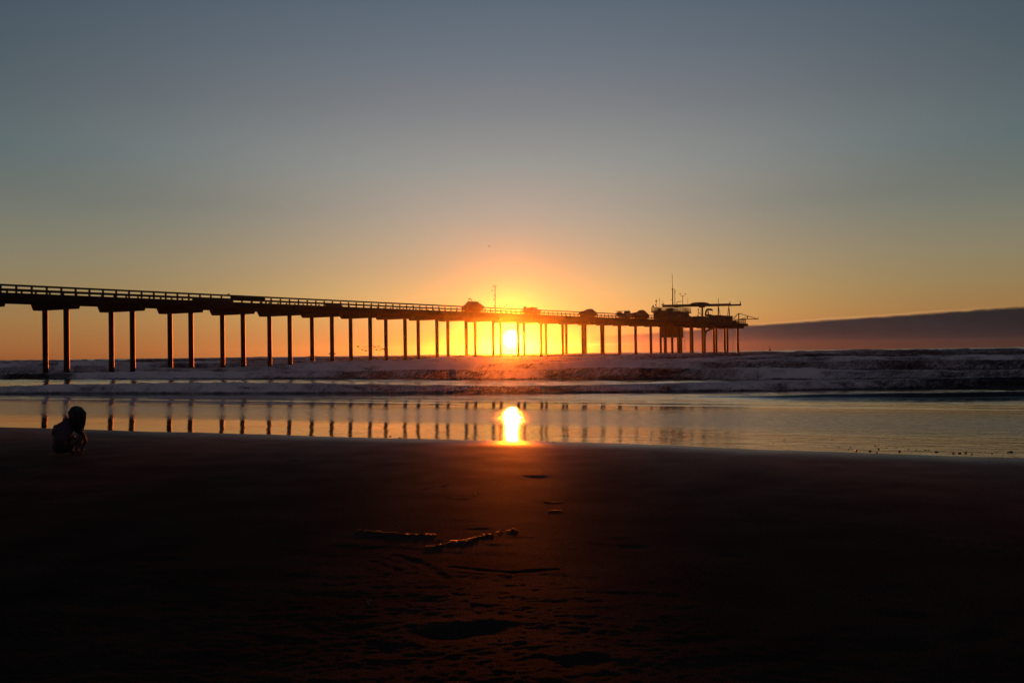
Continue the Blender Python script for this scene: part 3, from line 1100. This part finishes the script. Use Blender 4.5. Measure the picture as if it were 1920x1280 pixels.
# winch drum / locker at the tip
tl = thing('winch', P(1380, 606, 0.6), 'squat winch on the deck at the foot of the derrick', 'winch')
MB().tube([P(1378, 602.5, -.3), P(1378, 602.5, .9)], .45, 14).build('drum', M_STEEL, tl)
MB().pbox(upx(1375.5, .3), upx(1381.5, .3), -.2, .9, deckz(25 * S) + .003, deckz(25 * S) + .5).build('frame', M_STEEL, tl)
# end railing across the tip
er = MB()
ue = K_HI * S + 2.15
for z in (.35, .7, 1.12):
    er.pbox(ue - .04, ue + .04, Q0 + .25, Q1 - .25, deckz(ue) + z - .06, deckz(ue) + z + .05)
e_o = er.build('end_railing', M_STEEL, pier)
for i in range(7):
    q2 = Q0 + .3 + i * (Q1 - Q0 - .6) / 6
    MB().pbox(ue - .043, ue + .043, q2 - .05, q2 + .05, deckz(ue) + .003, deckz(ue) + 1.3).build('post', M_STEEL, e_o)
# brace and hanging pipes under the head
br = thing('discharge_pipe', P(1330, 614, 0.4), 'thick bent pipe curving out from under the deck between two piles', 'pipe')
MB().tube([P(1338, 614, .4), P(1331, 617.5, .4), P(1326, 619.5, .4), P(1323.8, 622, .4)], .28, 10).build('pipe', M_STEEL, br)
MB().tube([P(1324.8, 623, .4), P(1323.6, 627, .4), P(1323.0, 631, .4)], .10, 8).build('hose', M_RUB, br)
for nm, xx, y0, y1, lb in (('hanging_cable', 1279.3, 632, 655, 'thin cable hanging into the sea from the underdeck cabinet'),
                           ('hanging_cable', 1374.2, 614, 656, 'thin cable hanging into the sea between the last piles')):
    a, c_ = P(xx, y0, .5), P(xx, y1 + 6, .5)
    o = MB().tube([a, c_], .045, 6).build(nm, M_RUB, None, loc=c_)
    tag(o, lb, 'cable')

# ---- weather mast half way along
ws = mast('weather_mast', [(928.6, 590), (928.4, 536.3)], [.09, .06], 'slender weather mast with side arms on the pier railing above the sun', 'mast', Q0 - .05,
     [('cross_arm', MB().tube([P(925.6, 536.6, Q0 - .05), P(930.2, 536.6, Q0 - .05)], .05)),
      ('sensor', MB().ball(P(925.8, 536.4, Q0 - .05), .13)), ('sensor', MB().ball(P(929.8, 536.4, Q0 - .05), .10)),
      ('cross_arm', MB().tube([P(920.8, 544.7, Q0 - .05), P(928.5, 544.4, Q0 - .05)], .035)),
      ('sensor', MB().ball(P(921.2, 544.7, Q0 - .05), .09)), ('sensor', MB().ball(P(927.6, 553.4, Q0 - .05), .14)),
      ('bracket', MB().tube([P(925.8, 562.4, Q0 - .05), P(928.6, 558.6, Q0 - .05)], .07)),
      ('bracket', MB().ball(P(927.4, 573.3, Q0 - .05), .16))])

# ---- covered boats on trailers
def loft(prof, q, wmul, name, material, parent, tp=0.0):
    cx_ = (prof[0][0] + prof[-1][0]) / 2
    prof = [(cx_ + (a_ - cx_) * .86, b1, b2, hw_) for a_, b1, b2, hw_ in prof]
    """prof: list of (px, y_top, y_bottom, half width)"""
    m = MB(); n = 12; rings = 0
    for (px, yt, yb, hw) in prof:
        u, zt = pq(px, yt, q); _, zb = pq(px, yb, q)
        hw *= wmul
        if tp > 0:
            for zf, wf_ in ((0, .45), (.30, .95), (.45, 1), (.62, .85), (.97, .38), (1, .2), (1, -.2), (.97, -.38), (.62, -.85), (.45, -1), (.30, -.95), (0, -.45)):
                m.v.append(W(u, q + hw * wf_, zb + (zt - zb) * zf))
            rings += 1
            continue
        for k in range(n):
            a = math.pi * 2 * k / n
            cc, ss_ = math.cos(a), math.sin(a)
            qq = hw * (abs(cc) ** .4) * (1 if cc > 0 else -1) * (1 - tp * max(0, ss_)) * (1 - .3 * max(0, -ss_))
            zz = (zt + zb) / 2 + (zt - zb) / 2 * (abs(ss_) ** .45) * (1 if ss_ > 0 else -1)
            m.v.append(W(u, q + qq, zz))
        rings += 1
    for i in range(rings - 1):
        for k in range(n):
            k2 = (k + 1) % n
            m.f.append((i * n + k, i * n + k2, (i + 1) * n + k2, (i + 1) * n + k))
    m.f.append(tuple(range(n))[::-1]); m.f.append(tuple((rings - 1) * n + k for k in range(n)))
    return m.build(name, material, parent, smooth=False)


def trailer(par, q, xa, xb):
    ua, ub = upx(xa, q), upx(xb, q)
    zb = deckz(ua)
    fr = MB()
    for qq in (q - .7, q + .7):
        fr.pbox(ua, ub, qq - .06, qq + .06, zb + .42, zb + .54)
    for f_ in (.1, .5, .9):
        uu = ua + (ub - ua) * f_
        fr.pbox(uu - .05, uu + .05, q - .64, q + .64, zb + .425, zb + .535)
    fr.build('trailer_frame', M_STEEL, par)
    for uu in (ua + (ub - ua) * .35, ua + (ub - ua) * .5):
        for qq in (q - .95, q + .95):
            m_ = MB().tube([W(uu, qq - .12, zb + .33), W(uu, qq + .12, zb + .33)], .325, 16)
            m_.build('wheel', M_RUB, par)
    for f_ in (.02, .98):
        uu = ua + (ub - ua) * f_
        MB().pbox(uu - .05, uu + .05, q - .05, q + .05, zb + .003, zb + .424).build('leg', M_STEEL, par)


def boat(label, q, prof, xa, xb, material, extra=None, wm=1.0):
    u, _ = pq((xa + xb) / 2, 590, q)
    t = thing('boat', W(u, q, deckz(u)), label, 'boat', 'boats parked on the pier deck')
    loft(prof, q, wm, 'hull' if material is M_HULL else 'covered_hull', material, t, 0.0 if material is M_HULL else 0.6)
    trailer(t, q, xa, xb)
    if extra:
        extra(t)
    return t


def ex1(t):
    q = 1.5
    MB().tube([P(878.4, 565.5, q), P(878.6, 561.5, q), P(880, 560, q), P(882.6, 560.2, q), P(884.2, 562.3, q), P(884.6, 565.5, q)], .07, 6).build('hoop', M_STEEL, t)
    MB().ball(P(881.3, 560.2, q), .17, sc=(1.5, 1, .7)).build('lamp', M_STEEL, t)
    MB().tube([P(878.6, 561.5, q), P(878.0, 558.8, q)], .04, 6).build('rod', M_STEEL, t)


boat('largest tarpaulin covered boat, humped like a tent, left of the weather mast', 1.5,
     [(865.8, 574.6, 576.4, .3), (869, 572.6, 579, .9), (873, 570.4, 583, 1.2), (876, 568, 584.2, 1.3), (878.6, 565, 584.4, 1.3),
      (886, 565, 584.8, 1.35), (893.4, 565.2, 584.8, 1.3), (897.5, 568.6, 584.2, 1.25), (900.5, 569.4, 582.4, 1.1), (904.5, 571.6, 580, .9),
      (907.8, 573.4, 578.6, .6), (909.3, 576, 577.4, .2)], 872, 902, M_TARP, ex1)


def ex2(t):
    q = 1.5
    a = P(984.4, 577.2, q)
    MB().ball(a, .36, sc=(1, 1, 1)).build('outboard_cowl', M_STEEL, t)
    MB().tube([a, P(984.4, 587, q)], .20, 8).build('outboard_leg', M_STEEL, t)
    ua, ub = upx(997, q), upx(1003.6, q)
    MB().pbox(ua, ub, q - .5, q + .5, zpx(1000, 583, q), zpx(1000, 576.2, q)).build('console', M_HULL, t)
    MB().tube([P(997.6, 576.2, q), P(997.6, 572.8, q)], .035, 6).build('rod', M_STEEL, t)
    MB().ball(P(992, 579.5, q), .42, sc=(1.3, 1, .8)).build('seat', M_TARP, t)


boat('open boat with outboard motor and steering console, just right of the sun', 1.5,
     [(983, 581, 585.5, .9), (988, 579.8, 588.5, 1.1), (996, 580.4, 589.6, 1.15), (1004, 581, 589.2, 1.05), (1011, 581.4, 586.5, .7), (1017.6, 581.9, 583, .12)],
     985, 1008, M_HULL, ex2)
boat('low tarpaulin covered boat with a rounded peak, midway between the sun and the control building', 1.5,
     [(1088.6, 583.6, 586, .7), (1090.6, 582.8, 592, 1.0), (1094.5, 583, 595.4, 1.2), (1098, 581.6, 596.4, 1.3), (1102, 579.6, 596.8, 1.35), (1105, 578.9, 597, 1.35),
      (1108.4, 579.2, 596.4, 1.3), (1111.5, 581.4, 595, 1.2), (1115, 582.8, 592, .9), (1118.2, 586.2, 588, .3)], 1092, 1112, M_TARP)


def ex4(t):
    q = 1.5
    MB().tube([P(1156, 588, q), P(1154.6, 584, q), P(1156.4, 582.8, q), P(1166, 582.6, q), P(1170, 583.4, q), P(1173, 586, q)], .045, 6).build('bow_rail', M_STEEL, t)
    for xx in (1157, 1161.5, 1166.5):
        MB().tube([P(xx, 588, q), P(xx, 582.8, q)], .03, 6).build('rail_post', M_STEEL, t)
    MB().pbox(upx(1160.5, q), upx(1163.8, q), q - .35, q + .35, zpx(1162, 589, q), zpx(1162, 584, q)).build('seat', M_HULL, t)
    MB().pbox(upx(1173.4, q), upx(1178.8, q), q - .5, q + .5, zpx(1175, 589, q), zpx(1175, 582.6, q)).build('console', M_HULL, t)
    MB().tube([P(1178.4, 582.6, q), P(1178.6, 579.6, q)], .035, 6).build('rod', M_STEEL, t)


boat('open boat with a curled bow rail and small console, shoreward of the control building', 1.5,
     [(1155.4, 586.4, 589, .4), (1159, 586.8, 592, .8), (1166, 587.2, 595, 1.1), (1175, 587, 596, 1.15), (1183.4, 586.8, 595.6, 1.1)], 1160, 1181, M_HULL, ex4)
boat('flat covered boat ending in a gabled hood, right against the control building', 1.5,
     [(1185, 586.2, 592, .9), (1188, 585.6, 595, 1.1), (1194, 585.4, 597, 1.2), (1197, 584.2, 598, 1.25), (1200.4, 581.5, 599, 1.3), (1204.5, 581, 599.2, 1.3),
      (1207.4, 582.3, 599, 1.3), (1211, 585.4, 598, 1.2), (1215.2, 588.8, 593, .8)], 1190, 1211, M_TARP)

# ------------------------------------------------------------------ birds
def gull_mesh(flap, span=1.15):
    m = MB()
    m.tube([(-.22, 0, 0), (-.12, 0, .0), (0, 0, .01), (.13, 0, .01), (.2, 0, .02), (.25, 0, .015), (.29, 0, .0)],
           [.015, .05, .07, .06, .035, .035, .008], 8)
    for sg in (-1, 1):
        a = [(.08, sg * .04, .03), (.10, sg * span * .22, .03 + flap * .16), (.02, sg * span * .5, .03 + flap * .08)]
        b_ = [(-.08, sg * .04, .03), (-.06, sg * span * .22, .03 + flap * .16), (-.03, sg * span * .5, .03 + flap * .08)]
        up = Vector((0, 0, .012))
        vs_ = [Vector(p) + up for p in a + b_] + [Vector(p) - up for p in a + b_]
        f = [(0, 1, 4, 3), (1, 2, 5, 4), (9, 10, 7, 6), (10, 11, 8, 7), (0, 6, 7, 1), (1, 7, 8, 2), (3, 4, 10, 9), (4, 5, 11, 10), (2, 8, 11, 5), (0, 3, 9, 6)]
        m.add(vs_, f)
    return m


g0 = gull_mesh(1.0).build('flying_gull', M_BIRD)
g1 = gull_mesh(-.6).build('flying_gull', M_BIRD)
flock = [(671, 650), (679, 655.5), (686, 651), (693, 655), (703, 651), (706.5, 655.5), (710.5, 649.8), (713, 656.4), (716, 654.2), (718.4, 653.8), (720, 655),
         (722, 659), (723.4, 661), (725.5, 660), (727.3, 659.2), (699, 648), (686, 658)]
for i, (a, c_) in enumerate(flock):
    src = (g0, g1)[i % 2]
    o = src if i < 2 else link_copy(src)
    o.location = py_(a, c_, 175 + (i * 37 % 23))
    o.rotation_euler = (0.25 * math.sin(i * 2.1), 0.1 * math.cos(i), math.radians(20 + 31 * i))
    tag(o, 'tiny gull flying low over the sea among the flock beneath the pier', 'bird', 'gulls flying beneath the pier')
for (a, c_, Y, lb) in ((917.6, 462.3, 120, 'lone gull flying high in the sky above the weather mast'),
                       (936.4, 574.4, 178, 'gull flying just right of the weather mast, low over the railing'),
                       (945.6, 575.6, 178, 'gull gliding low over the railing, second right of the weather mast'),
                       (950.4, 572.2, 178, 'gull with raised wings, third right of the weather mast')):
    o = link_copy(g0); o.location = py_(a, c_, Y); o.rotation_euler = (.2, 0, math.radians(a * 7 % 180))
    o.scale = (.75, .75, .75) if Y > 150 else (.5, .5, .5)
    tag(o, lb, 'bird')
# perched gull on the railing
pg_ = MB()
c_ = P(428, 554.6, Q0 + .1)
pg_.tube([c_ + Vector((-.24, 0, .13)), c_ + Vector((-.1, 0, .17)), c_ + Vector((.05, 0, .21)), c_ + Vector((.13, 0, .28)), c_ + Vector((.17, 0, .31)), c_ + Vector((.26, 0, .30))],
         [.02, .07, .085, .05, .045, .008], 8)
for s_ in (-.03, .03):
    pg_.tube([c_ + Vector((0, s_, .15)), c_ + Vector((.01, s_, .0))], .012, 5)
tag(pg_.build('perched_gull', M_BIRD, None, loc=c_), 'gull perched on the pier railing at the left, above the fourth bay', 'bird')
# far buoy on the horizon
by = py_(1443.4, 652.6, 900)
bu = thing('channel_buoy', (by.x, by.y, -.6), 'tiny dark buoy on the horizon right of the pier', 'buoy')
MB().tube([(by.x, by.y, -.8), (by.x, by.y, .9), (by.x, by.y, 1.0)], [.75, .75, .3], 12).build('float', M_STEEL, bu)
MB().tube([(by.x, by.y, 1.0), (by.x, by.y, 3.6)], [.3, .15], 8).build('tower', M_STEEL, bu)

# ------------------------------------------------------------------ crouching person
M_SKIN = mat('skin', (.07, .035, .025), 0.65, 0.25)
M_HAIR = mat('dark_hair', (.008, .006, .005), 0.45, 0.4, noise=60)
M_TOP = mat('mauve_cotton', (.07, .05, .065), 0.9, 0.2, noise=25)
M_SHORT = mat('dark_shorts', (.02, .014, .014), 0.8, 0.2, noise=20)
PB = pg(128, 853, -0.03)
PSC = PB.y / F


def L(px, py, dy=0.0):
    """point on the figure from its outline column/row and depth behind the base"""
    p = py_(px, py, PB.y + dy)
    return p


def skin_mesh(name, verts, edges, radii, material, parent, levels=2):
    me = bpy.data.meshes.new(name)
    base_ = parent.location if parent else Vector((0, 0, 0))
    me.from_pydata([tuple(Vector(v) - base_) for v in verts], edges, [])
    o = bpy.data.objects.new(name + '_src', me)
    COL.objects.link(o)
    md = o.modifiers.new('skin', 'SKIN')
    md.use_smooth_shade = True
    for i, r in enumerate(radii):
        sv = me.skin_vertices[0].data[i]
        sv.radius = (r, r) if not isinstance(r, tuple) else r
        sv.use_root = (i == 0)
    ss_ = o.modifiers.new('sub', 'SUBSURF')
    ss_.levels = levels
    ss_.render_levels = levels
    dg = bpy.context.evaluated_depsgraph_get()
    ev = o.evaluated_get(dg)
    nm = bpy.data.meshes.new_from_object(ev)
    nm.name = name
    nm.materials.clear()
    nm.materials.append(material)
    nm.polygons.foreach_set('use_smooth', [True] * len(nm.polygons))
    bpy.data.objects.remove(o)
    no = bpy.data.objects.new(name, nm)
    COL.objects.link(no)
    no.parent = parent
    return no


per = thing('person', PB, 'small person with long dark hair crouching on the sand, head bowed, at the left', 'person')
V, E_, R_ = [], [], []


def j(px, py, dy, r, par=None):
    V.append(L(px, py, dy)); R_.append(r)
    if par is not None:
        E_.append((par, len(V) - 1))
    return len(V) - 1


pel = j(113, 836, .00, (.105, .105))
wst = j(116, 822, .01, (.10, .095), pel)
chs = j(119, 806, .05, (.105, .10), wst)
nk0 = j(130, 793, .10, .055, chs)
nk = j(137, 786, .13, .040, nk0)
hd = j(142, 777, .15, .075, nk)
hd2 = j(146, 768, .17, .080, hd)
# shoulders / arms: left arm folded round the knees, right arm reaching down in front
sl = j(104, 801, .03, .048, chs)
el_ = j(101, 815, .14, .034, sl)
wl = j(118, 825, .26, .024, el_)
sr = j(138, 801, .14, .048, chs)
er_ = j(155, 813, .18, .036, sr)
wr = j(161, 828, .16, .026, er_)
hr = j(154, 838, .20, .022, wr)
# legs
hl_ = j(104, 838, .05, .075, pel)
kl = j(138, 817, .24, .060, hl_)
al = j(132, 845, .20, .038, kl)
fl = j(143, 850, .26, .026, al)
hr_ = j(124, 838, .04, .075, pel)
kr = j(153, 818, .14, .065, hr_)
ar_ = j(143, 845, .10, .033, kr)
fr_ = j(155, 851, .14, .026, ar_)
# fingers of the hand on the sand
for k_, (fx_, fy_) in enumerate(((157.5, 846), (155.5, 847.5), (153.5, 847.8), (151.6, 847), (151.0, 843))):
    a_ = j((154 + fx_) / 2 + .3, (838 + fy_) / 2, .19 - .012 * k_, .0095, hr)
    j(fx_, fy_, .18 - .014 * k_, .008, a_)
body = skin_mesh('body', V, E_, R_, M_SKIN, per)
# top and shorts as close-fitting shells
tv = [L(112, 832, 0), L(115, 821, .01), L(118, 806, .05), L(126, 793, .09), L(104, 802, .03), L(139, 800, .14), L(132, 784, .12)]
skin_mesh('shirt', tv, [(0, 1), (1, 2), (2, 3), (2, 4), (2, 5), (3, 6)], [(.125, .118), (.118, .108), (.122, .115), .085, .062, .060, .055], M_TOP, per)
sv_ = [L(112, 833, .20), L(106, 839, .10), L(113, 837, .0), L(126, 838, .05), L(140, 829, .10)]
skin_mesh('shorts', sv_, [(0, 1), (1, 2), (2, 3), (3, 4)], [.07, .10, .125, .10, .07], M_SHORT, per)
# hair: a full cap plus long locks falling to the right and down the back
hc = MB()
rnd = random.Random(4)
hv = [L(143, 774, .12), L(146, 783, .09), L(148, 794, .07), L(149, 803, .06)]
hair = skin_mesh('hair', [L(142.5, 775.5, .15), L(145, 785, .11), L(148, 796, .09), L(150, 806, .08)],
                 [(0, 1), (1, 2), (2, 3)], [(.135, .125), (.125, .10), (.075, .07), (.035, .03)], M_HAIR, per)
lk = MB()
for i in range(90):
    a = rnd.uniform(0, 1)
    x0 = 128 + 33 * a
    x1 = 134 + 24 * a + rnd.uniform(-1.5, 1.5)
    dd = rnd.uniform(-.02, .16)
    yb_ = 799 + 15 * math.sin(math.pi * min(1, max(0, a * 1.05 - .1))) + rnd.uniform(-5, 3)
    x0e = 143 + (x0 - 143) * .55
    pts = [L(x0e, 761 + abs(x0e - 143) * .25, .12), L(143 + (x0 - 143) * .98, 770 + abs(x0 - 143) * .2, dd), L((x0 * .6 + x1 * .4), 785, dd), L(x1, yb_, dd + .02)]
    lk.tube(pts, [.008, .014, .012, .003], 5)
lo = lk.build('loose_strands', M_HAIR, hair)

# ------------------------------------------------------------------ kelp, shells and pebbles
M_KELP = mat('wet_kelp', (.010, .008, .006), 0.6, 0.05, noise=14, bump=0.5)
M_PEB = mat('wet_pebble', (.03, .026, .022), 0.25, 0.5, noise=12)
M_SHELL = mat('shell', (.20, .16, .14), 0.25, 0.6, noise=20)


def ground_z(x, y):
    s, t = st(np.array([[x]], float), np.array([[y]], float))
    z, _ = sand_z(s, t, np.array([[x]], float), np.array([[y]], float))
    return float(z[0, 0])


def gp(px, py):
    p = pg(px, py, -.03)
    p.z = ground_z(p.x, p.y)
    return p


def kelp(path, r, label, seed, frond=14, cat='kelp'):
    rn = random.Random(seed)
    r = r * .5
    pts = []
    ws_ = [gp(*p) for p in path]
    for a, b_ in zip(ws_[:-1], ws_[1:]):
        for i in range(6):
            f = i / 6
            p = a.lerp(b_, f)
            p = p + Vector((rn.uniform(-r, r) * 1.5, rn.uniform(-r, r) * 1.5, 0)); p.z = ground_z(p.x, p.y) + r * .05
            pts.append(p)
    pts.append(ws_[-1])
    t = thing('kelp', ws_[0], label, cat, 'kelp washed up on the sand')
    stm = MB(); i0 = 0
    while i0 < len(pts) - 2:
        n_ = rn.randint(3, 6)
        seg = pts[i0:i0 + n_ + 1]
        stm.tube(seg, [r * .30 * rn.uniform(.4, 1.3) for _ in seg], 6)
        i0 += n_ + (1 if rn.random() < .5 else 0)
    stm.build('stipe', M_KELP, t)
    fm = MB()
    for i in range(frond * 2):
        p = pts[rn.randrange(len(pts))] + Vector((rn.gauss(0, r * 2), rn.gauss(0, r * 2), 0)); p.z = ground_z(p.x, p.y)
        an = rn.uniform(0, 6.28); ln = r * rn.uniform(1.5, 6)
        dirv = Vector((math.cos(an), math.sin(an) * .6, 0)); sdv = Vector((-dirv.y, dirv.x, 0)) * r * rn.uniform(.5, 1.1)
        prev = None
        for k in range(5):
            f = k / 4
            cc = p + dirv * ln * f + Vector((0, 0, r * (.22 - .16 * f) * (1 + .6 * math.sin(k * 2 + i))))
            wd = sdv * (1 - f * f * .9)
            ring = [cc - wd, cc + wd, cc + wd + Vector((0, 0, r * .12)), cc - wd + Vector((0, 0, r * .12))]
            bi = len(fm.v); fm.v += ring
            if prev is not None:
                for e in range(4):
                    e2 = (e + 1) % 4
                    fm.f.append((prev + e, prev + e2, bi + e2, bi + e))
            prev = bi
    fm.build('fronds', M_KELP, t)
    return t


kelp([(815, 1030), (845, 1022), (872, 1018), (900, 1010), (926, 1006)], .022, 'glistening wet strand of kelp lying diagonally in the middle of the beach', 1, 26)
kelp([(678, 1000), (700, 1002), (735, 1006), (770, 1008), (808, 1008)], .024, 'long dark strand of kelp stretched level left of the glistening strand', 2, 30)
kelp([(957, 1000), (962, 996), (964, 1001)], .022, 'small square knot of kelp right of the glistening strand', 3, 8)
kelp([(934, 1003), (938, 1000)], .014, 'tiny kelp scrap between the glistening strand and the square knot', 4, 5)
kelp([(1030, 962), (1040, 959), (1052, 960)], .020, 'small dark kelp heap right of centre, nearer the sun glow', 5, 10)
kelp([(545, 862), (553, 861), (560, 863)], .018, 'small dark kelp clump near the waterline left of centre', 6, 10)
kelp([(400, 897), (425, 895), (455, 898)], .016, 'thin scattered kelp strand on the left, below the reflections', 7, 14)
kelp([(785, 922), (800, 917), (812, 912)], .014, 'little kelp sprig sticking up in the orange lit sand', 8, 12)
kelp([(830, 912), (838, 908)], .014, 'little kelp sprig nearest above the long dark strand, beside another sprig', 9, 10)
kelp([(840, 935), (860, 936), (876, 937)], .012, 'flat kelp shreds lying level in the orange lit sand', 10, 14)
kelp([(890, 930), (894, 924)], .012, 'upright kelp scrap left of the sun glow on the sand', 11, 8)
kelp([(640, 918), (670, 920), (700, 917)], .012, 'faint line of kelp shreds at the left edge of the orange lit sand', 12, 14)
kelp([(1020, 942), (1040, 944), (1054, 943)], .012, 'kelp shreds just above the small dark heap right of centre', 13, 10)
# drift line along the right half of the waterline
rn = random.Random(11)
wl_ = [(1560, 815.5), (1641, 831), (1662, 836), (1680, 836), (1702, 838.5), (1718, 840), (1735, 840.5), (1742, 840.8), (1756, 845.5), (1802, 848.5), (1812, 848), (1822, 849.5), (1893, 843.5),
       (1470, 817.5), (1450, 826), (1376, 831.8), (1305, 831.2), (1076, 827)]
def clump_at(p, r, seed):
    rr = random.Random(seed)
    m = MB()
    for i in range(4):
        m.ball(p + Vector((rr.uniform(-1, 1) * r * 1.6, rr.uniform(-.6, .6) * r, r * .2)), r * rr.uniform(.5, 1), 8, (1.5, .9, .55), .25, rr)
    return m
for i, (a, c_) in enumerate(wl_):
    p = pg(a, c_, -.055)
    p.z = min(-.045, float(water_level(np.array(st(p.x, p.y)[0]), 0)) + .004) if st(p.x, p.y)[0] > S0 else -.045
    o = clump_at(p, .016 if i in (8, 9, 10, 12) else .008, 50 + i).build('kelp_clump', M_KELP, None, smooth=False, loc=p)
    if i == 12:
        tag(o, 'dark kelp clump alone in the shallow water at the far right', 'kelp', 'dark clumps along the waterline')
    else:
        tag(o, 'small dark kelp clump stranded along the waterline', 'kelp', 'dark clumps along the waterline')
m_ = MB().ball((0, 0, 0), 1, 8, (1.4, 1, .5), .15, rn)
peb0 = None
for i in range(24):
    px = rn.uniform(640, 1900) if i < 12 else rn.uniform(1560, 1900)
    s_ = S0 + rn.uniform(-.25, .9)
    # waterline row for this column
    lo_, hi_ = 780.0, 900.0
    for _ in range(30):
        md_ = (lo_ + hi_) / 2
        pp_ = pg(px, md_, -.05)
        if st(pp_.x, pp_.y)[0] > s_: lo_ = md_
        else: hi_ = md_
    pp_ = pg(px, lo_, -.05)
    if peb0 is None:
        o = m_.build('pebble', M_PEB); peb0 = o
    else:
        o = link_copy(peb0)
    r = rn.uniform(.007, .022)
    o.location = (pp_.x, pp_.y, -.05 - .03 * max(0, s_ - S0) + r * .2)
    o.scale = (r, r, r)
    o.rotation_euler = (0, 0, rn.uniform(0, 3))
    tag(o, 'tiny dark wet pebble at the edge of the water', 'pebble', 'pebbles along the waterline')
# broken shells catching the light
sh = MB()
for k in range(9):
    a0 = -1.2 + 2.4 * k / 8
    sh.v.append(Vector((math.cos(a0) * 1.0, math.sin(a0), .35 * math.cos(a0 * 1.1))))
    sh.v.append(Vector((math.cos(a0) * .9, math.sin(a0) * .9, .22 * math.cos(a0 * 1.1))))
c0 = len(sh.v); sh.v += [Vector((0, 0, .08)), Vector((0, 0, 0))]
for k in range(8):
    sh.f += [(2 * k, 2 * k + 2, c0), (2 * k + 3, 2 * k + 1, c0 + 1), (2 * k, 2 * k + 1, 2 * k + 3, 2 * k + 2)]
sh.f += [(0, c0, c0 + 1, 1), (16, 17, c0 + 1, c0)]
spots = [(1020, 882), (1132, 905), (1188, 905), (1205, 932), (1213, 946), (1231, 919), (1248, 912), (1254, 918), (1290, 918), (1264, 905), (1084, 942), (1088, 950), (1074, 937),
         (1085, 969), (1051, 952), (998, 990), (943, 1001), (1092, 970), (1147, 875), (1180, 920), (1330, 955), (1367, 989), (955, 888), (873, 873), (868, 861), (922, 877),
         (757, 873), (833, 920), (771, 961), (1208, 1038), (853, 1162), (966, 1175), (1115, 1170), (1140, 1003), (553, 1000), (600, 960), (1352, 1110), (1252, 1130),
         (1856, 987), (1860, 1100), (1372, 1146), (1530, 897), (1540, 940), (1252, 1092), (727, 1093), (676, 1029), (885, 1102), (1010, 1095)]
sh0 = None
for i, (a, c_) in enumerate(spots):
    if sh0 is None:
        o = sh.build('shell_fragment', M_SHELL); sh0 = o
    else:
        o = link_copy(sh0)
    p = gp(a, c_)
    r = rn.uniform(.006, .011) * (1.0 if c_ < 1000 else .5)
    o.location = p + Vector((0, 0, .001))
    o.scale = (r, r, r)
    o.rotation_euler = (rn.uniform(-.7, .7), rn.uniform(-.7, .7), rn.uniform(0, 6.28))
    tag(o, 'tiny shell fragment glinting on the dark sand', 'shell', 'shell fragments on the sand')
# feather standing in the sand
ft = thing('feather', gp(691, 1142), 'small pale V of a split feather standing in the sand at lower left of centre', 'feather')
p = gp(691, 1142)
MB().tube([p, p + Vector((-.010, 0, .025)), p + Vector((-.013, 0, .045))], [.0022, .002, .0008], 6).build('vane', M_SHELL, ft)
MB().tube([p, p + Vector((.009, 0, .022)), p + Vector((.014, 0, .040))], [.0022, .002, .0008], 6).build('vane', M_SHELL, ft)

# ------------------------------------------------------------------ each small thing named by its place in its row
_ONES = ['', 'first', 'second', 'third', 'fourth', 'fifth', 'sixth', 'seventh', 'eighth', 'ninth', 'tenth', 'eleventh', 'twelfth', 'thirteenth',
         'fourteenth', 'fifteenth', 'sixteenth', 'seventeenth', 'eighteenth', 'nineteenth']
def ordinal(n):
    if n < 20:
        return _ONES[n]
    t_ = {2: ('twentieth', 'twenty'), 3: ('thirtieth', 'thirty'), 4: ('fortieth', 'forty')}[n // 10]
    return t_[0] if n % 10 == 0 else t_[1] + '-' + _ONES[n % 10]


def column(o):
    v = CAMROT.transposed() @ (o.location - Vector((0, 0, EYE)))
    return v.x / -v.z


for grp, txt in (('shell fragments on the sand', 'tiny shell fragment glinting on the dark sand, %s from the left'),
                 ('pebbles along the waterline', 'tiny dark wet pebble at the edge of the water, %s from the left'),
                 ('gulls flying beneath the pier', 'tiny gull flying low over the sea beneath the pier, %s from the left'),
                 ('dark clumps along the waterline', 'small dark kelp clump stranded along the waterline, %s from the left')):
    obs = sorted((o for o in scene.objects if o.get('group') == grp), key=column)
    for n_, o in enumerate(obs):
        if 'alone in the shallow' in o['label']:
            continue
        o['label'] = txt % ('leftmost' if n_ == 0 else ordinal(n_ + 1)) if n_ else txt.replace('%s from the left', 'leftmost of its row')

# ------------------------------------------------------------------ haze
hb = MB()
hb.hexa([Vector(v) for v in ((-2900, -500, -4), (2900, -500, -4), (2900, 2550, -4), (-2900, 2550, -4), (-2900, -500, 19.5), (2900, -500, 19.5), (2900, 2550, 19.5), (-2900, 2550, 19.5))])
hm = bpy.data.materials.new('sea_haze')
hm.use_nodes = True
hn = hm.node_tree
hn.nodes.clear()
pv = hn.nodes.new('ShaderNodeVolumePrincipled')
pv.inputs['Density'].default_value = 6.2e-5
pv.inputs['Color'].default_value = (.9, .9, .9, 1)
pv.inputs['Anisotropy'].default_value = 0.97
ho = hn.nodes.new('ShaderNodeOutputMaterial')
hn.links.new(pv.outputs[0], ho.inputs['Volume'])
hz_ = hb.build('haze', hm)
tag(hz_, kind='stuff')
